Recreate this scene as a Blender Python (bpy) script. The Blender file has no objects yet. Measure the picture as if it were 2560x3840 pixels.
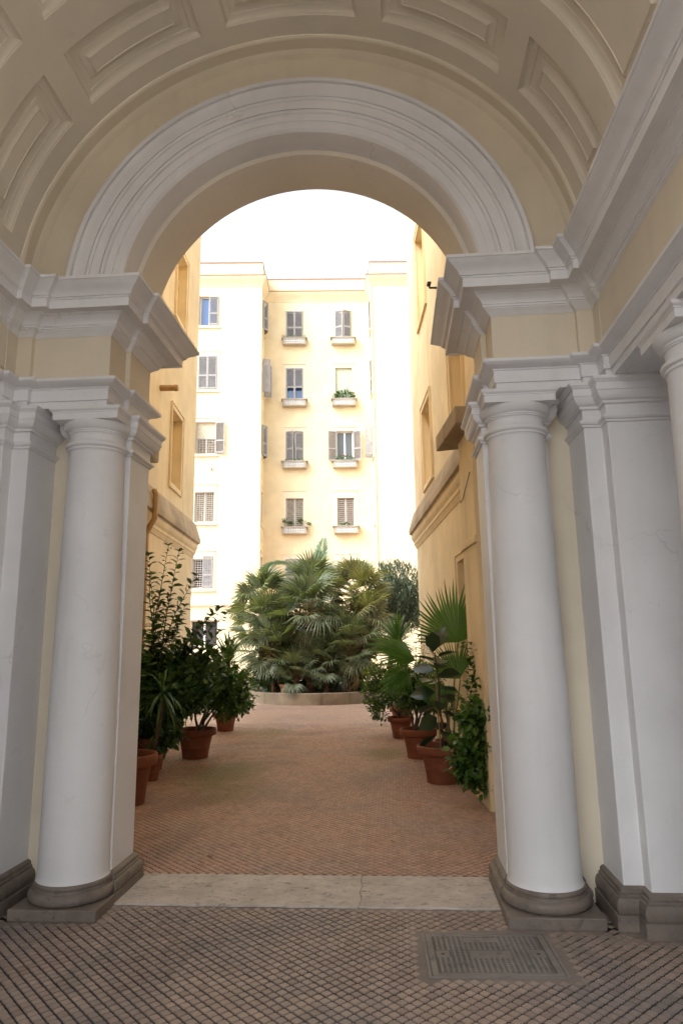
import bpy, bmesh, math, random
import numpy as np
from mathutils import Vector, Matrix, Euler, Quaternion

random.seed(7); RNG = np.random.default_rng(7)
R = math.radians
sc = bpy.context.scene
COL = sc.collection

# ------------------------------------------------------------------ camera
CAM = np.array([.6037, 0., 1.6])
F_PX, YAW, PITCH, ROLL = 2508.7, .0747, .1922, .0147
_d = np.array([-math.sin(YAW)*math.cos(PITCH), math.cos(YAW)*math.cos(PITCH), math.sin(PITCH)])
_r = np.array([math.cos(YAW), math.sin(YAW), 0.]); _u = np.cross(_r, _d)
_c, _s = math.cos(ROLL), math.sin(ROLL)
_r, _u = _c*_r-_s*_u, _s*_r+_c*_u
cd = bpy.data.cameras.new('Camera'); cam = bpy.data.objects.new('Camera', cd); COL.objects.link(cam)
cd.sensor_fit = 'VERTICAL'; cd.sensor_height = 36; cd.sensor_width = 24; cd.lens = F_PX/3840*36
cd.clip_start = .05; cd.clip_end = 1500
cam.matrix_world = Matrix(((_r[0], _u[0], -_d[0], CAM[0]), (_r[1], _u[1], -_d[1], CAM[1]), (_r[2], _u[2], -_d[2], CAM[2]), (0, 0, 0, 1)))
sc.camera = cam
sc.render.resolution_x = 682; sc.render.resolution_y = 1024

# ------------------------------------------------------------------ sky, sun, exposure
SUN_EL, SUN_AZ = R(48), R(235)      # direction the light comes from; azimuth clockwise from +Y
w = bpy.data.worlds.new('World'); sc.world = w; w.use_nodes = True
wn = w.node_tree.nodes; wl = w.node_tree.links
bg = wn['Background']
sky = wn.new('ShaderNodeTexSky'); sky.sky_type = 'NISHITA'; sky.sun_disc = False
sky.sun_elevation = SUN_EL; sky.sun_rotation = SUN_AZ
sky.air_density = .6; sky.dust_density = 4.0; sky.ozone_density = .6; sky.altitude = 50
hs = wn.new('ShaderNodeHueSaturation'); hs.inputs['Saturation'].default_value = .08      # thin high cloud: a pale, nearly white sky
wl.new(sky.outputs[0], hs.inputs['Color']); wl.new(hs.outputs[0], bg.inputs[0]); bg.inputs[1].default_value = .15
sl = bpy.data.lights.new('Sun', 'SUN'); sun = bpy.data.objects.new('Sun', sl); COL.objects.link(sun)
sl.energy = .5; sl.angle = R(30); sl.color = (1, .93, .82)
dirv = Vector((math.sin(SUN_AZ)*math.cos(SUN_EL), math.cos(SUN_AZ)*math.cos(SUN_EL), math.sin(SUN_EL)))
sun.rotation_euler = dirv.to_track_quat('Z', 'Y').to_euler(); sun.location = (0, -20, 40)
vs = sc.view_settings
vs.view_transform = 'Standard'; vs.look = 'None'; vs.gamma = 1; vs.use_curve_mapping = False
vs.exposure = 2.05
try:
    vs.use_white_balance = True; vs.white_balance_temperature = 6250; vs.white_balance_tint = 8
except Exception as ex:
    print('wb', ex)
sc.render.engine = 'CYCLES'
sc.cycles.max_bounces = 6; sc.cycles.diffuse_bounces = 5; sc.cycles.glossy_bounces = 2; sc.cycles.transmission_bounces = 3; sc.cycles.transparent_max_bounces = 4
sc.cycles.use_adaptive_sampling = True; sc.cycles.adaptive_threshold = .02; sc.cycles.caustics_reflective = False; sc.cycles.caustics_refractive = False

# ------------------------------------------------------------------ frames
ANG = R(5.07)                                # the courtyard is turned a little against the passage
E = np.array([-math.sin(ANG), math.cos(ANG), 0.]); N = np.array([math.cos(ANG), math.sin(ANG), 0.])
ORG = np.array([0., 5., 0.])
def ray(px, py): return _d+_r*(px-1280)/F_PX-_u*(py-1920)/F_PX
def un(px, py, ax, val):
    q = ray(px, py); return CAM+q*((val-CAM[ax])/q[ax])
def court(n, s, z=0.): return tuple(ORG+N*n+E*s+np.array([0, 0, z]))
def in_frame(p):
    q = np.asarray(p, float)-CAM; z = q@_d
    if z <= .1: return False
    return abs(F_PX*(q@_r)/z) < 1300 and abs(F_PX*(q@_u)/z) < 1940

# ------------------------------------------------------------------ helpers
def tag(o, label=None, cat=None, group=None, kind=None):
    if label: o['label'] = label
    if cat: o['category'] = cat
    if group: o['group'] = group
    if kind: o['kind'] = kind
    return o
def empty(name, loc=(0, 0, 0), rz=0., label=None, cat=None, group=None):
    o = bpy.data.objects.new(name, None); COL.objects.link(o)
    o.location = loc; o.rotation_euler = (0, 0, rz); o.empty_display_size = .2
    return tag(o, label, cat, group)
def link(name, me, mat, parent=None, M=None):
    o = bpy.data.objects.new(name, me); COL.objects.link(o)
    if mat is not None and not me.materials: me.materials.append(mat)
    if parent is not None: o.parent = parent
    if M is not None: o.matrix_local = M
    return o
def cosweep(n): return [math.cos(i/n*math.pi/2) for i in range(n+1)]

class MB:
    def __init__(s, M=None): s.v = []; s.f = []; s.mi = []; s.M = M
    def add(s, vs, fs, mi=0):
        b = len(s.v)
        if s.M is not None: vs = [tuple(s.M @ Vector(p)) for p in vs]
        s.v += [tuple(p) for p in vs]; s.f += [tuple(b+i for i in f) for f in fs]; s.mi += [mi]*len(fs)
    def box(s, x0, x1, y0, y1, z0, z1, M=None, mi=0):
        p = [(x0, y0, z0), (x1, y0, z0), (x1, y1, z0), (x0, y1, z0), (x0, y0, z1), (x1, y0, z1), (x1, y1, z1), (x0, y1, z1)]
        if M is not None: p = [tuple(M @ Vector(q)) for q in p]
        s.add(p, [(0, 3, 2, 1), (4, 5, 6, 7), (0, 1, 5, 4), (1, 2, 6, 5), (2, 3, 7, 6), (3, 0, 4, 7)], mi)
    def prism(s, poly, z0, z1, mi=0):
        n = len(poly)
        a = sum(poly[i][0]*poly[(i+1) % n][1]-poly[(i+1) % n][0]*poly[i][1] for i in range(n))
        if a < 0: poly = poly[::-1]
        s.add([(x, y, z0) for x, y in poly]+[(x, y, z1) for x, y in poly],
              [tuple(range(n))[::-1], tuple(range(n, 2*n))]+[(i, (i+1) % n, n+(i+1) % n, n+i) for i in range(n)], mi)
    def sweep(s, path, prof, side=1, cap=True):
        P = [Vector((x, y)) for x, y in path]; n = len(P); off = []
        nr = []
        for i in range(n-1):
            d = (P[i+1]-P[i]).normalized(); nr.append(Vector((-d.y, d.x))*side)
        for i in range(n):
            if i == 0: m = nr[0]
            elif i == n-1: m = nr[-1]
            else:
                m = nr[i-1]+nr[i]; m = m/(1+nr[i-1].dot(nr[i]))
            off.append(m)
        k = len(prof); vs = []
        for i in range(n):
            for p, z in prof: vs.append((P[i].x+off[i].x*p, P[i].y+off[i].y*p, z))
        fs = []
        for i in range(n-1):
            for j in range(k-1):
                q = (i*k+j, i*k+j+1, (i+1)*k+j+1, (i+1)*k+j)
                fs.append(q if side > 0 else q[::-1])
        s.add(vs, fs)
    def lathe(s, prof, c=(0, 0, 0), seg=32, a0=0, a1=2*math.pi, closed=True, jit=None):
        k = len(prof); n = seg if closed else seg+1; vs = []
        for i in range(n):
            a = a0+(a1-a0)*i/seg
            for r, z in prof: vs.append((c[0]+r*math.cos(a), c[1]+r*math.sin(a), c[2]+z))
        fs = []
        for i in range(seg):
            i2 = (i+1) % n
            for j in range(k-1): fs.append((i*k+j, i2*k+j, i2*k+j+1, i*k+j+1))
        s.add(vs, fs)
    def tube(s, pts, rad, seg=8, mi=0, cap=True):
        P = [Vector(p) for p in pts]; n = len(P)
        if not hasattr(rad, '__len__'): rad = [rad]*n
        up = Vector((.13, .31, .94)); vs = []
        for i in range(n):
            t = (P[min(i+1, n-1)]-P[max(i-1, 0)]).normalized()
            a = t.cross(up)
            if a.length < 1e-3: a = t.cross(Vector((1, 0, 0)))
            a.normalize(); b = t.cross(a)
            for j in range(seg):
                g = 2*math.pi*j/seg; vs.append(tuple(P[i]+(a*math.cos(g)+b*math.sin(g))*rad[i]))
        fs = [(i*seg+j, i*seg+(j+1) % seg, (i+1)*seg+(j+1) % seg, (i+1)*seg+j) for i in range(n-1) for j in range(seg)]
        if cap: fs += [tuple(range(seg))[::-1], tuple(range((n-1)*seg, n*seg))]
        s.add(vs, fs, mi)
    def mesh(s, name, mats, smooth=None, bevel=0):
        me = bpy.data.meshes.new(name); me.from_pydata(s.v, [], s.f)
        for m in (mats if isinstance(mats, (list, tuple)) else [mats]): me.materials.append(m)
        if any(s.mi): me.polygons.foreach_set('material_index', s.mi)
        if smooth is not None:
            me.polygons.foreach_set('use_smooth', [True]*len(me.polygons))
            if smooth < 180: me.set_sharp_from_angle(angle=R(smooth))
        me.update(); return me
    def build(s, name, mats, parent=None, smooth=None, bevel=0, M=None):
        o = link(name, s.mesh(name, mats, smooth), None, parent, M)
        if bevel:
            md = o.modifiers.new('Bevel', 'BEVEL'); md.width = bevel; md.segments = 2; md.limit_method = 'ANGLE'; md.angle_limit = R(40)
        return o

# ------------------------------------------------------------------ materials
def NT(name, rough=.7, spec=.3):
    m = bpy.data.materials.new(name); m.use_nodes = True
    nt = m.node_tree; b = nt.nodes['Principled BSDF']
    b.inputs['Roughness'].default_value = rough; b.inputs['Specular IOR Level'].default_value = spec
    return m, nt, b
def nd(nt, t, **kw):
    n = nt.nodes.new(t)
    for k, v in kw.items():
        if k in n.inputs.keys(): n.inputs[k].default_value = v
        else: setattr(n, k, v)
    return n
def mth(nt, op, a, b=None, c=None, clamp=False):
    n = nt.nodes.new('ShaderNodeMath'); n.operation = op; n.use_clamp = clamp
    for i, x in enumerate((a, b, c)):
        if x is None: continue
        if isinstance(x, (int, float)): n.inputs[i].default_value = x
        else: nt.links.new(x, n.inputs[i])
    return n.outputs[0]
def mixc(nt, fac, a, b, mode='MIX'):
    n = nt.nodes.new('ShaderNodeMix'); n.data_type = 'RGBA'; n.blend_type = mode
    for i, x in ((0, fac), (6, a), (7, b)):
        if isinstance(x, (int, float)): n.inputs[i].default_value = x
        elif isinstance(x, tuple): n.inputs[i].default_value = (*x[:3], 1)
        else: nt.links.new(x, n.inputs[i])
    return n.outputs[2]
def ramp(nt, src, p0, p1):
    n = nt.nodes.new('ShaderNodeMapRange'); n.inputs[1].default_value = p0; n.inputs[2].default_value = p1
    n.interpolation_type = 'SMOOTHSTEP'
    nt.links.new(src, n.inputs[0]); return n.outputs[0]
def pos(nt): return nt.nodes.new('ShaderNodeNewGeometry').outputs['Position']
def noise(nt, scale, detail=4, rough=.55, vec=None, dist=0., stretch=None):
    n = nt.nodes.new('ShaderNodeTexNoise'); n.inputs['Scale'].default_value = scale; n.inputs['Detail'].default_value = detail
    n.inputs['Roughness'].default_value = rough; n.inputs['Distortion'].default_value = dist
    v = vec if vec is not None else pos(nt)
    if stretch:
        mp = nt.nodes.new('ShaderNodeMapping'); mp.inputs['Scale'].default_value = stretch; nt.links.new(v, mp.inputs[0]); v = mp.outputs[0]
    nt.links.new(v, n.inputs['Vector']); return n.outputs['Fac']
def bump(nt, b, h, strength=.2, dist=.01):
    n = nt.nodes.new('ShaderNodeBump'); n.inputs['Strength'].default_value = strength; n.inputs['Distance'].default_value = dist
    nt.links.new(h, n.inputs['Height']); nt.links.new(n.outputs[0], b.inputs['Normal'])

def plaster(name, col, var=.10, dirt=.25, dirtcol=(.25, .2, .15), rough=.75, streak=0., blotch=0., blotchcol=(1, 1, 1), sc_=1., scuff=0.):
    m, nt, b = NT(name, rough, .25)
    a = noise(nt, 1.3*sc_, 3, .6)
    c1 = tuple(min(1, x*(1+var)) for x in col); c0 = tuple(x*(1-var) for x in col)
    c = mixc(nt, ramp(nt, a, .3, .7), c0, c1)
    if dirt:
        d = ramp(nt, noise(nt, 7*sc_, 4, .65), .60, .82)
        c = mixc(nt, mth(nt, 'MULTIPLY', d, dirt), c, dirtcol)
        d2 = ramp(nt, noise(nt, 45*sc_, 3, .6), .70, .80)
        c = mixc(nt, mth(nt, 'MULTIPLY', d2, dirt*.8), c, dirtcol)
    if streak:
        s_ = ramp(nt, noise(nt, 1.6, 5, .6, stretch=(3.2, 3.2, .22)), .52, .74)
        c = mixc(nt, mth(nt, 'MULTIPLY', s_, streak), c, dirtcol)
    if blotch:
        s_ = ramp(nt, noise(nt, .45, 6, .65, dist=.6), .55, .70)
        c = mixc(nt, mth(nt, 'MULTIPLY', s_, blotch), c, blotchcol)
    if scuff:
        vo = nt.nodes.new('ShaderNodeTexVoronoi'); vo.feature = 'DISTANCE_TO_EDGE'; vo.inputs['Scale'].default_value = 1.1
        wv = nt.nodes.new('ShaderNodeTexNoise'); wv.inputs['Scale'].default_value = 3.; wv.inputs['Detail'].default_value = 3
        P_ = pos(nt); nt.links.new(P_, wv.inputs['Vector'])
        va = nt.nodes.new('ShaderNodeVectorMath'); va.operation = 'MULTIPLY_ADD'; nt.links.new(wv.outputs['Color'], va.inputs[0]); va.inputs[1].default_value = (.5, .5, .5); nt.links.new(P_, va.inputs[2])
        nt.links.new(va.outputs[0], vo.inputs['Vector'])
        ck = mth(nt, 'MULTIPLY', ramp(nt, vo.outputs['Distance'], .006, .001), ramp(nt, noise(nt, 1.7, 3), .56, .66))
        c = mixc(nt, mth(nt, 'MULTIPLY', ck, .28*scuff), c, dirtcol)
        sf = ramp(nt, noise(nt, 11, 4, .75, dist=1.2, stretch=(1, 1, .6)), .66, .72)
        c = mixc(nt, mth(nt, 'MULTIPLY', sf, .2*scuff), c, dirtcol)
    nt.links.new(c, b.inputs['Base Color'])
    h = noise(nt, 22*sc_, 4, .72)
    bump(nt, b, h, .16, .012)
    return m
M = {}
M['white'] = plaster('white_paint', (.77, .76, .765), .05, .18, (.42, .37, .31), .55, streak=.10, scuff=1.)
M['cream'] = plaster('cream_paint', (.72, .64, .505), .05, .12, (.34, .27, .19), .7, streak=.08, scuff=.8)
M['vault'] = plaster('vault_paint', (.74, .67, .56), .05, .16, (.32, .26, .19), .75, scuff=.7)
M['ochre'] = plaster('ochre_plaster', (.82, .67, .43), .08, .16, (.46, .32, .18), .85, streak=.3, blotch=.3, blotchcol=(.80, .63, .38))
M['facade'] = plaster('facade_plaster', (.80, .67, .44), .06, .10, (.55, .38, .22), .85, streak=.12, blotch=.22, blotchcol=(.74, .55, .33))
M['facade_trim'] = plaster('facade_trim', (.80, .68, .50), .05, .12, (.4, .32, .24), .8)
M['concrete'] = plaster('concrete', (.42, .37, .30), .12, .3, (.15, .13, .10), .85)
M['ledge'] = plaster('weathered_stone', (.46, .37, .26), .2, .5, (.14, .11, .08), .9, streak=.4)
M['whitewood'] = plaster('white_painted_wood', (.78, .76, .72), .04, .1, (.4, .36, .3), .5)
M['mortar'] = plaster('dark_mortar', (.24, .20, .175), .2, .4, (.08, .07, .06), .85)
M['kerb'] = plaster('kerb_stone', (.24, .19, .14), .25, .7, (.08, .07, .04), .9, streak=.7, blotch=.6, blotchcol=(.14, .15, .06))

def stone(name, col, dark, pits=0., rough=.6, sc_=1.):
    m, nt, b = NT(name, rough, .35)
    a = noise(nt, 5*sc_, 6, .65, dist=.3); g = noise(nt, 60*sc_, 4, .6)
    c = mixc(nt, ramp(nt, a, .3, .7), tuple(x*.72 for x in col), col)
    c = mixc(nt, mth(nt, 'MULTIPLY', ramp(nt, noise(nt, 14*sc_, 6, .7), .52, .75), .75), c, dark)
    c = mixc(nt, mth(nt, 'MULTIPLY', ramp(nt, g, .62, .75), .5), c, dark)
    if pits:
        p = ramp(nt, noise(nt, 30, 5, .75, dist=.8, stretch=(.55, 1.1, 1)), .56, .64)
        c = mixc(nt, mth(nt, 'MULTIPLY', p, pits), c, tuple(x*.35 for x in dark))
        h = mth(nt, 'SUBTRACT', g, p)
    else: h = mth(nt, 'ADD', g, a)
    nt.links.new(c, b.inputs['Base Color']); bump(nt, b, h, .35, .006)
    return m
M['base'] = stone('grey_base_stone', (.225, .185, .155), (.06, .05, .043), rough=.5)
M['travertine'] = stone('threshold_travertine', (.60, .53, .47), (.30, .27, .245), .65, .65)
M['iron'] = stone('cast_iron', (.25, .222, .205), (.07, .065, .06), rough=.5)
M['irondark'] = stone('cast_iron_recess', (.12, .108, .10), (.06, .055, .05), rough=.6)
M['terra'] = stone('terracotta', (.25, .078, .036), (.13, .05, .028), rough=.75, sc_=1.3)

PX, PY = .0694, .0670
def tile_nodes(nt):
    p = pos(nt); sp = nt.nodes.new('ShaderNodeSeparateXYZ'); nt.links.new(p, sp.inputs[0])
    x = mth(nt, 'DIVIDE', sp.outputs[0], PX); y = mth(nt, 'DIVIDE', sp.outputs[1], PY)
    u_ = mth(nt, 'ADD', mth(nt, 'ADD', x, y), .5); v_ = mth(nt, 'ADD', mth(nt, 'SUBTRACT', x, y), .5)
    cv = nt.nodes.new('ShaderNodeCombineXYZ')
    nt.links.new(mth(nt, 'FLOOR', u_), cv.inputs[0]); nt.links.new(mth(nt, 'FLOOR', v_), cv.inputs[1])
    wn_ = nt.nodes.new('ShaderNodeTexWhiteNoise'); wn_.noise_dimensions = '3D'; nt.links.new(cv.outputs[0], wn_.inputs['Vector'])
    return p, u_, v_, wn_.outputs['Value'], sp
def tile_mat(name, ca, cb, cc, joint, groove, stain=(.24, .175, .14)):
    m, nt, b = NT(name, .5, .4)
    p, u_, v_, rnd, sp = tile_nodes(nt)
    big = noise(nt, .9, 5, .6); mid = noise(nt, 3.5, 5, .65, dist=.5)
    c = mixc(nt, ramp(nt, mid, .35, .65), ca, cb)
    c = mixc(nt, mth(nt, 'MULTIPLY', ramp(nt, big, .45, .68), .8), c, cc)
    c = mixc(nt, 1.0, c, mixc(nt, rnd, (.86, .86, .87), (1.12, 1.10, 1.08)), 'MULTIPLY')
    c = mixc(nt, mth(nt, 'MULTIPLY', ramp(nt, noise(nt, 55, 4, .6), .6, .8), .45), c, tuple(x*.35 for x in ca))
    c = mixc(nt, mth(nt, 'MULTIPLY', ramp(nt, rnd, .965, .985), .45), c, tuple(x*.4 for x in ca))
    c = mixc(nt, mth(nt, 'MULTIPLY', ramp(nt, noise(nt, .55, 6, .68, dist=.8), .50, .66), .55), c, stain)
    # moss films in the courtyard
    for mx, my, rr, st in MOSS:
        dx = mth(nt, 'SUBTRACT', sp.outputs[0], mx); dy = mth(nt, 'SUBTRACT', sp.outputs[1], my)
        dd = mth(nt, 'SQRT', mth(nt, 'ADD', mth(nt, 'MULTIPLY', dx, dx), mth(nt, 'MULTIPLY', mth(nt, 'MULTIPLY', dy, dy), .35)))
        k = ramp(nt, mth(nt, 'DIVIDE', mth(nt, 'ADD', dd, mth(nt, 'MULTIPLY', mth(nt, 'SUBTRACT', mid, .5), .9)), rr), 1., .2)
        c = mixc(nt, mth(nt, 'MULTIPLY', k, st), c, (.16, .17, .035))
    if groove:
        fu = mth(nt, 'ABSOLUTE', mth(nt, 'SUBTRACT', mth(nt, 'FRACT', u_), .5)); fv = mth(nt, 'ABSOLUTE', mth(nt, 'SUBTRACT', mth(nt, 'FRACT', v_), .5))
        g = ramp(nt, mth(nt, 'MAXIMUM', fu, fv), .38, .42)
        c = mixc(nt, g, c, joint)
    nt.links.new(c, b.inputs['Base Color'])
    rr = nt.nodes.new('ShaderNodeMapRange'); nt.links.new(mid, rr.inputs[0]); rr.inputs[3].default_value = .38; rr.inputs[4].default_value = .7
    nt.links.new(rr.outputs[0], b.inputs['Roughness'])
    bump(nt, b, noise(nt, 70, 4, .6), .18, .004)
    return m
MOSS = [(-1.55, 8.6, .75, .55), (-1.7, 12.6, .6, .4), (.45, 10.2, .5, .5), (-1.2, 7.6, .5, .3)]
M['tile'] = tile_mat('passage_tile', (.32, .24, .195), (.38, .295, .24), (.235, .205, .19), (.05, .045, .045), False, (.125, .112, .105))
MOSS_ = MOSS
M['court_tile'] = tile_mat('courtyard_tile', (.47, .295, .215), (.49, .335, .255), (.40, .30, .245), (.09, .06, .045), False)
M['court_far'] = tile_mat('courtyard_paving', (.49, .305, .215), (.51, .34, .25), (.42, .305, .24), (.075, .05, .04), True)
M['joint'] = stone('floor_joint', (.045, .04, .04), (.025, .023, .023), rough=.85)
M['court_joint'] = stone('courtyard_joint', (.075, .05, .04), (.04, .03, .025), rough=.85)
M['earth'] = stone('earth', (.05, .035, .022), (.02, .015, .01), rough=.95)
M['bounce_paving'] = stone('pale_paving', (.36, .32, .28), (.2, .18, .16), rough=.9)  # outside paving, made pale to bounce light up into the vault

def simple(name, col, rough=.5, spec=.4, metal=0., var=.12):
    m, nt, b = NT(name, rough, spec); b.inputs['Metallic'].default_value = metal
    c = mixc(nt, ramp(nt, noise(nt, 9, 4, .6), .3, .7), tuple(x*(1-var) for x in col), tuple(min(1, x*(1+var)) for x in col))
    nt.links.new(c, b.inputs['Base Color']); return m
M['shutter'] = simple('grey_shutter_paint', (.33, .31, .30), .55)
M['metal'] = simple('painted_metal', (.30, .27, .22), .45, .5, .3)
M['grille'] = simple('grille_iron', (.55, .50, .44), .5)
M['pipe'] = simple('ochre_pipe', (.45, .28, .12), .5)
M['dark'] = simple('dark_interior', (.035, .03, .03), .8)
M['blind'] = simple('roller_blind', (.62, .56, .42), .7)
M['blindg'] = simple('green_blind', (.55, .58, .44), .6)
M['curtain'] = simple('curtain', (.70, .60, .42), .9)
M['roomred'] = simple('warm_room', (.12, .06, .045), .8, .3, 0, .9)
M['dimroom'] = simple('dim_room', (.22, .17, .11), .8, .3, 0, .5)
M['wire'] = simple('black_wire', (.02, .02, .02), .5)
M['olive'] = simple('pierced_shade', (.12, .105, .06), .9)
M['bark'] = simple('bark', (.12, .085, .06), .9, .2, 0, .35)
M['cane'] = simple('bamboo_cane', (.40, .26, .13), .6)
M['trunk'] = simple('palm_trunk', (.095, .05, .035), .9, .2, 0, .5)
M['redtile'] = simple('roof_edge_tile', (.34, .20, .14), .8)
m, nt, b = NT('window_glass', .06, .6); b.inputs['Base Color'].default_value = (.10, .11, .11, 1); M['glass'] = m
m, nt, b = NT('glass_painted_sky_reflection', .04, 1.0); b.inputs['Base Color'].default_value = (.06, .14, .34, 1); M['glass_sky'] = m  # blue sky reflection painted into the glass colour

def leafmat(name, c0, c1, rough=.38, trans=.25, spec=.5, tip=None):
    m, nt, b = NT(name, rough, spec)
    g = nt.nodes.new('ShaderNodeNewGeometry')
    k = mth(nt, 'ADD', mth(nt, 'MULTIPLY', g.outputs['Random Per Island'], .75), mth(nt, 'MULTIPLY', noise(nt, 2.5, 3), .35))
    oi = nt.nodes.new('ShaderNodeObjectInfo'); k = mth(nt, 'ADD', k, mth(nt, 'MULTIPLY', mth(nt, 'SUBTRACT', oi.outputs['Random'], .5), .35), clamp=True)
    c = mixc(nt, k, c0, c1)
    if tip: c = mixc(nt, ramp(nt, g.outputs['Random Per Island'], .90, .97), c, tip)
    nt.links.new(c, b.inputs['Base Color'])
    tr = nt.nodes.new('ShaderNodeBsdfTranslucent'); nt.links.new(mixc(nt, 1., c, (1.5, 1.45, .5), 'MULTIPLY'), tr.inputs[0])
    mx = nt.nodes.new('ShaderNodeMixShader'); mx.inputs[0].default_value = trans
    out = nt.nodes['Material Output']
    nt.links.new(b.outputs[0], mx.inputs[1]); nt.links.new(tr.outputs[0], mx.inputs[2]); nt.links.new(mx.outputs[0], out.inputs[0])
    return m
M['lf_gloss'] = leafmat('glossy_leaf', (.040, .085, .026), (.10, .18, .05), .32, .22, .5, (.13, .20, .04))
M['lf_ball'] = leafmat('round_shrub_leaf', (.036, .080, .015), (.095, .185, .032), .35, .25, .5, (.16, .25, .04))
M['lf_yellow'] = leafmat('yellow_green_leaf', (.04, .085, .012), (.14, .20, .022), .35, .3, .5, (.30, .34, .03))
M['lf_strap'] = leafmat('strap_leaf', (.03, .085, .02), (.10, .18, .05), .35, .25, .55)
M['lf_rubber'] = leafmat('rubber_leaf', (.022, .042, .022), (.042, .075, .032), .28, .08, .5)
M['lf_fan'] = leafmat('fan_leaf', (.07, .17, .028), (.11, .24, .045), .4, .35, .45)
M['lf_palm'] = leafmat('grey_green_palm_leaf', (.075, .105, .060), (.22, .25, .15), .42, .25, .55)
M['lf_palm2'] = leafmat('olive_palm_leaf', (.11, .125, .055), (.29, .28, .15), .42, .25, .55)
M['lf_date'] = leafmat('feather_palm_leaf', (.05, .10, .04), (.12, .18, .08), .4, .25, .5)
M['lf_dead'] = leafmat('dead_frond', (.16, .10, .045), (.30, .20, .09), .7, .2, .2)
M['lf_willow'] = leafmat('narrow_leaf', (.035, .055, .030), (.10, .13, .075), .45, .2, .45)
M['petiole'] = simple('petiole', (.22, .22, .08), .6)
M['petiole_red'] = simple('palm_petiole', (.20, .16, .06), .6)
M['red'] = simple('red_flower', (.6, .02, .03), .6)

# ------------------------------------------------------------------ ground
g = MB(); g.add([(-600, -600, -.03), (600, -600, -.03), (600, 600, -.03), (-600, 600, -.03)], [(0, 1, 2, 3)])
tag(g.build('ground', M['bounce_paving']), kind='structure')

# ------------------------------------------------------------------ entrance passage
bld = empty('entrance_building', (0, 4.8, 0), 0, 'cream and white vaulted entrance passage framing the courtyard with its great arch', 'building')
BM = Matrix.Translation((0, -4.8, 0))       # children are modelled in scene coordinates
def bpart(mb, name, mat, smooth=None, bevel=0, parent=None):
    if parent is None: return mb.build(name, mat, bld, smooth, bevel, BM)
    return mb.build(name, mat, parent, smooth, bevel)
ZC, RV = 3.99, 1.945
def arc_pts(n): return [R(-91.5+183*i/n) for i in range(n+1)]
def revolve(mb, prof, n=72, th=None):
    th = th or arc_pts(n); k = len(prof); vs = []
    for t in th:
        for r, y in prof: vs.append((r*math.sin(t), y, ZC+r*math.cos(t)))
    mb.add(vs, [(i*k+j, i*k+j+1, (i+1)*k+j+1, (i+1)*k+j) for i in range(len(th)-1) for j in range(k-1)])
# vault with sunk coffers
CEN = [-65.3, -32.65, 0, 32.65, 65.3]; HW = 13.6
rows = [(3.515, 3.925), (2.58, 3.275), (1.93, 2.34), (1.0, 1.69)]
ths = set([-91.5, 91.5])
for c in CEN:
    for i in range(11): ths.add(round(c-HW+2*HW*i/10, 3))
ths |= {-81.5, -86.5, 81.5, 86.5}
for a, b_ in zip(CEN[:-1], CEN[1:]): ths.add(round((a+b_)/2, 3))
ths = sorted(ths)
ys = sorted({-1.75, 0., 4.075} | {y for r_ in rows for y in r_})
def in_coffer(t, y): return any(abs(t-c) < HW for c in CEN) and any(a < y < b_ for a, b_ in rows)
vm = MB(); k = len(ys)
vs_ = [(RV*math.sin(R(t)), y, ZC+RV*math.cos(R(t))) for t in ths for y in ys]
fs_ = []
for i in range(len(ths)-1):
    for j in range(k-1):
        if not in_coffer((ths[i]+ths[i+1])/2, (ys[j]+ys[j+1])/2): fs_.append((i*k+j, i*k+j+1, (i+1)*k+j+1, (i+1)*k+j))
vm.add(vs_, fs_)
vault = bpart(vm, 'vault', M['vault'], 30)
CP = [(0, 0), (.002, .010)]+[(.006+.046*(1-math.cos(a)), .011+.027*math.sin(a)) for a in [0, .35, .7, 1.05, 1.4, 1.57]]
CP += [(.055, .045), (.064, .048), (.100, .048), (.102, .042), (.109, .040)]+[(.111+.036*math.sin(a), .012+.027*math.cos(a)) for a in [0, .35, .7, 1.05, 1.4, 1.57]]+[(.150, .012), (.152, .018)]
def coffer(c, y0, y1):
    mb = MB(); n = 10; m_ = 2*(n+1); vs = []
    for t, d in CP:
        dt = math.degrees(t/RV); r_ = RV+d
        for i in range(n+1):
            a = R(c-HW+dt+(2*HW-2*dt)*i/n); vs.append((r_*math.sin(a), y0+t, ZC+r_*math.cos(a)))
        for i in range(n, -1, -1):
            a = R(c-HW+dt+(2*HW-2*dt)*i/n); vs.append((r_*math.sin(a), y1-t, ZC+r_*math.cos(a)))
    fs = [(j*m_+i, j*m_+(i+1) % m_, (j+1)*m_+(i+1) % m_, (j+1)*m_+i) for j in range(len(CP)-1) for i in range(m_)]
    b0 = (len(CP)-1)*m_
    fs += [(b0+i, b0+i+1, b0+m_-2-i, b0+m_-1-i) for i in range(n)]
    mb.add(vs, fs); return mb
for (y0, y1) in rows[:2]:
    for c in CEN: coffer(c, y0, y1).build('coffer', M['vault'], vault, 28)
for (y0, y1) in rows[2:]:
    for c in CEN: coffer(c, y0, y1).build('coffer', M['vault'], vault, 28)
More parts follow.
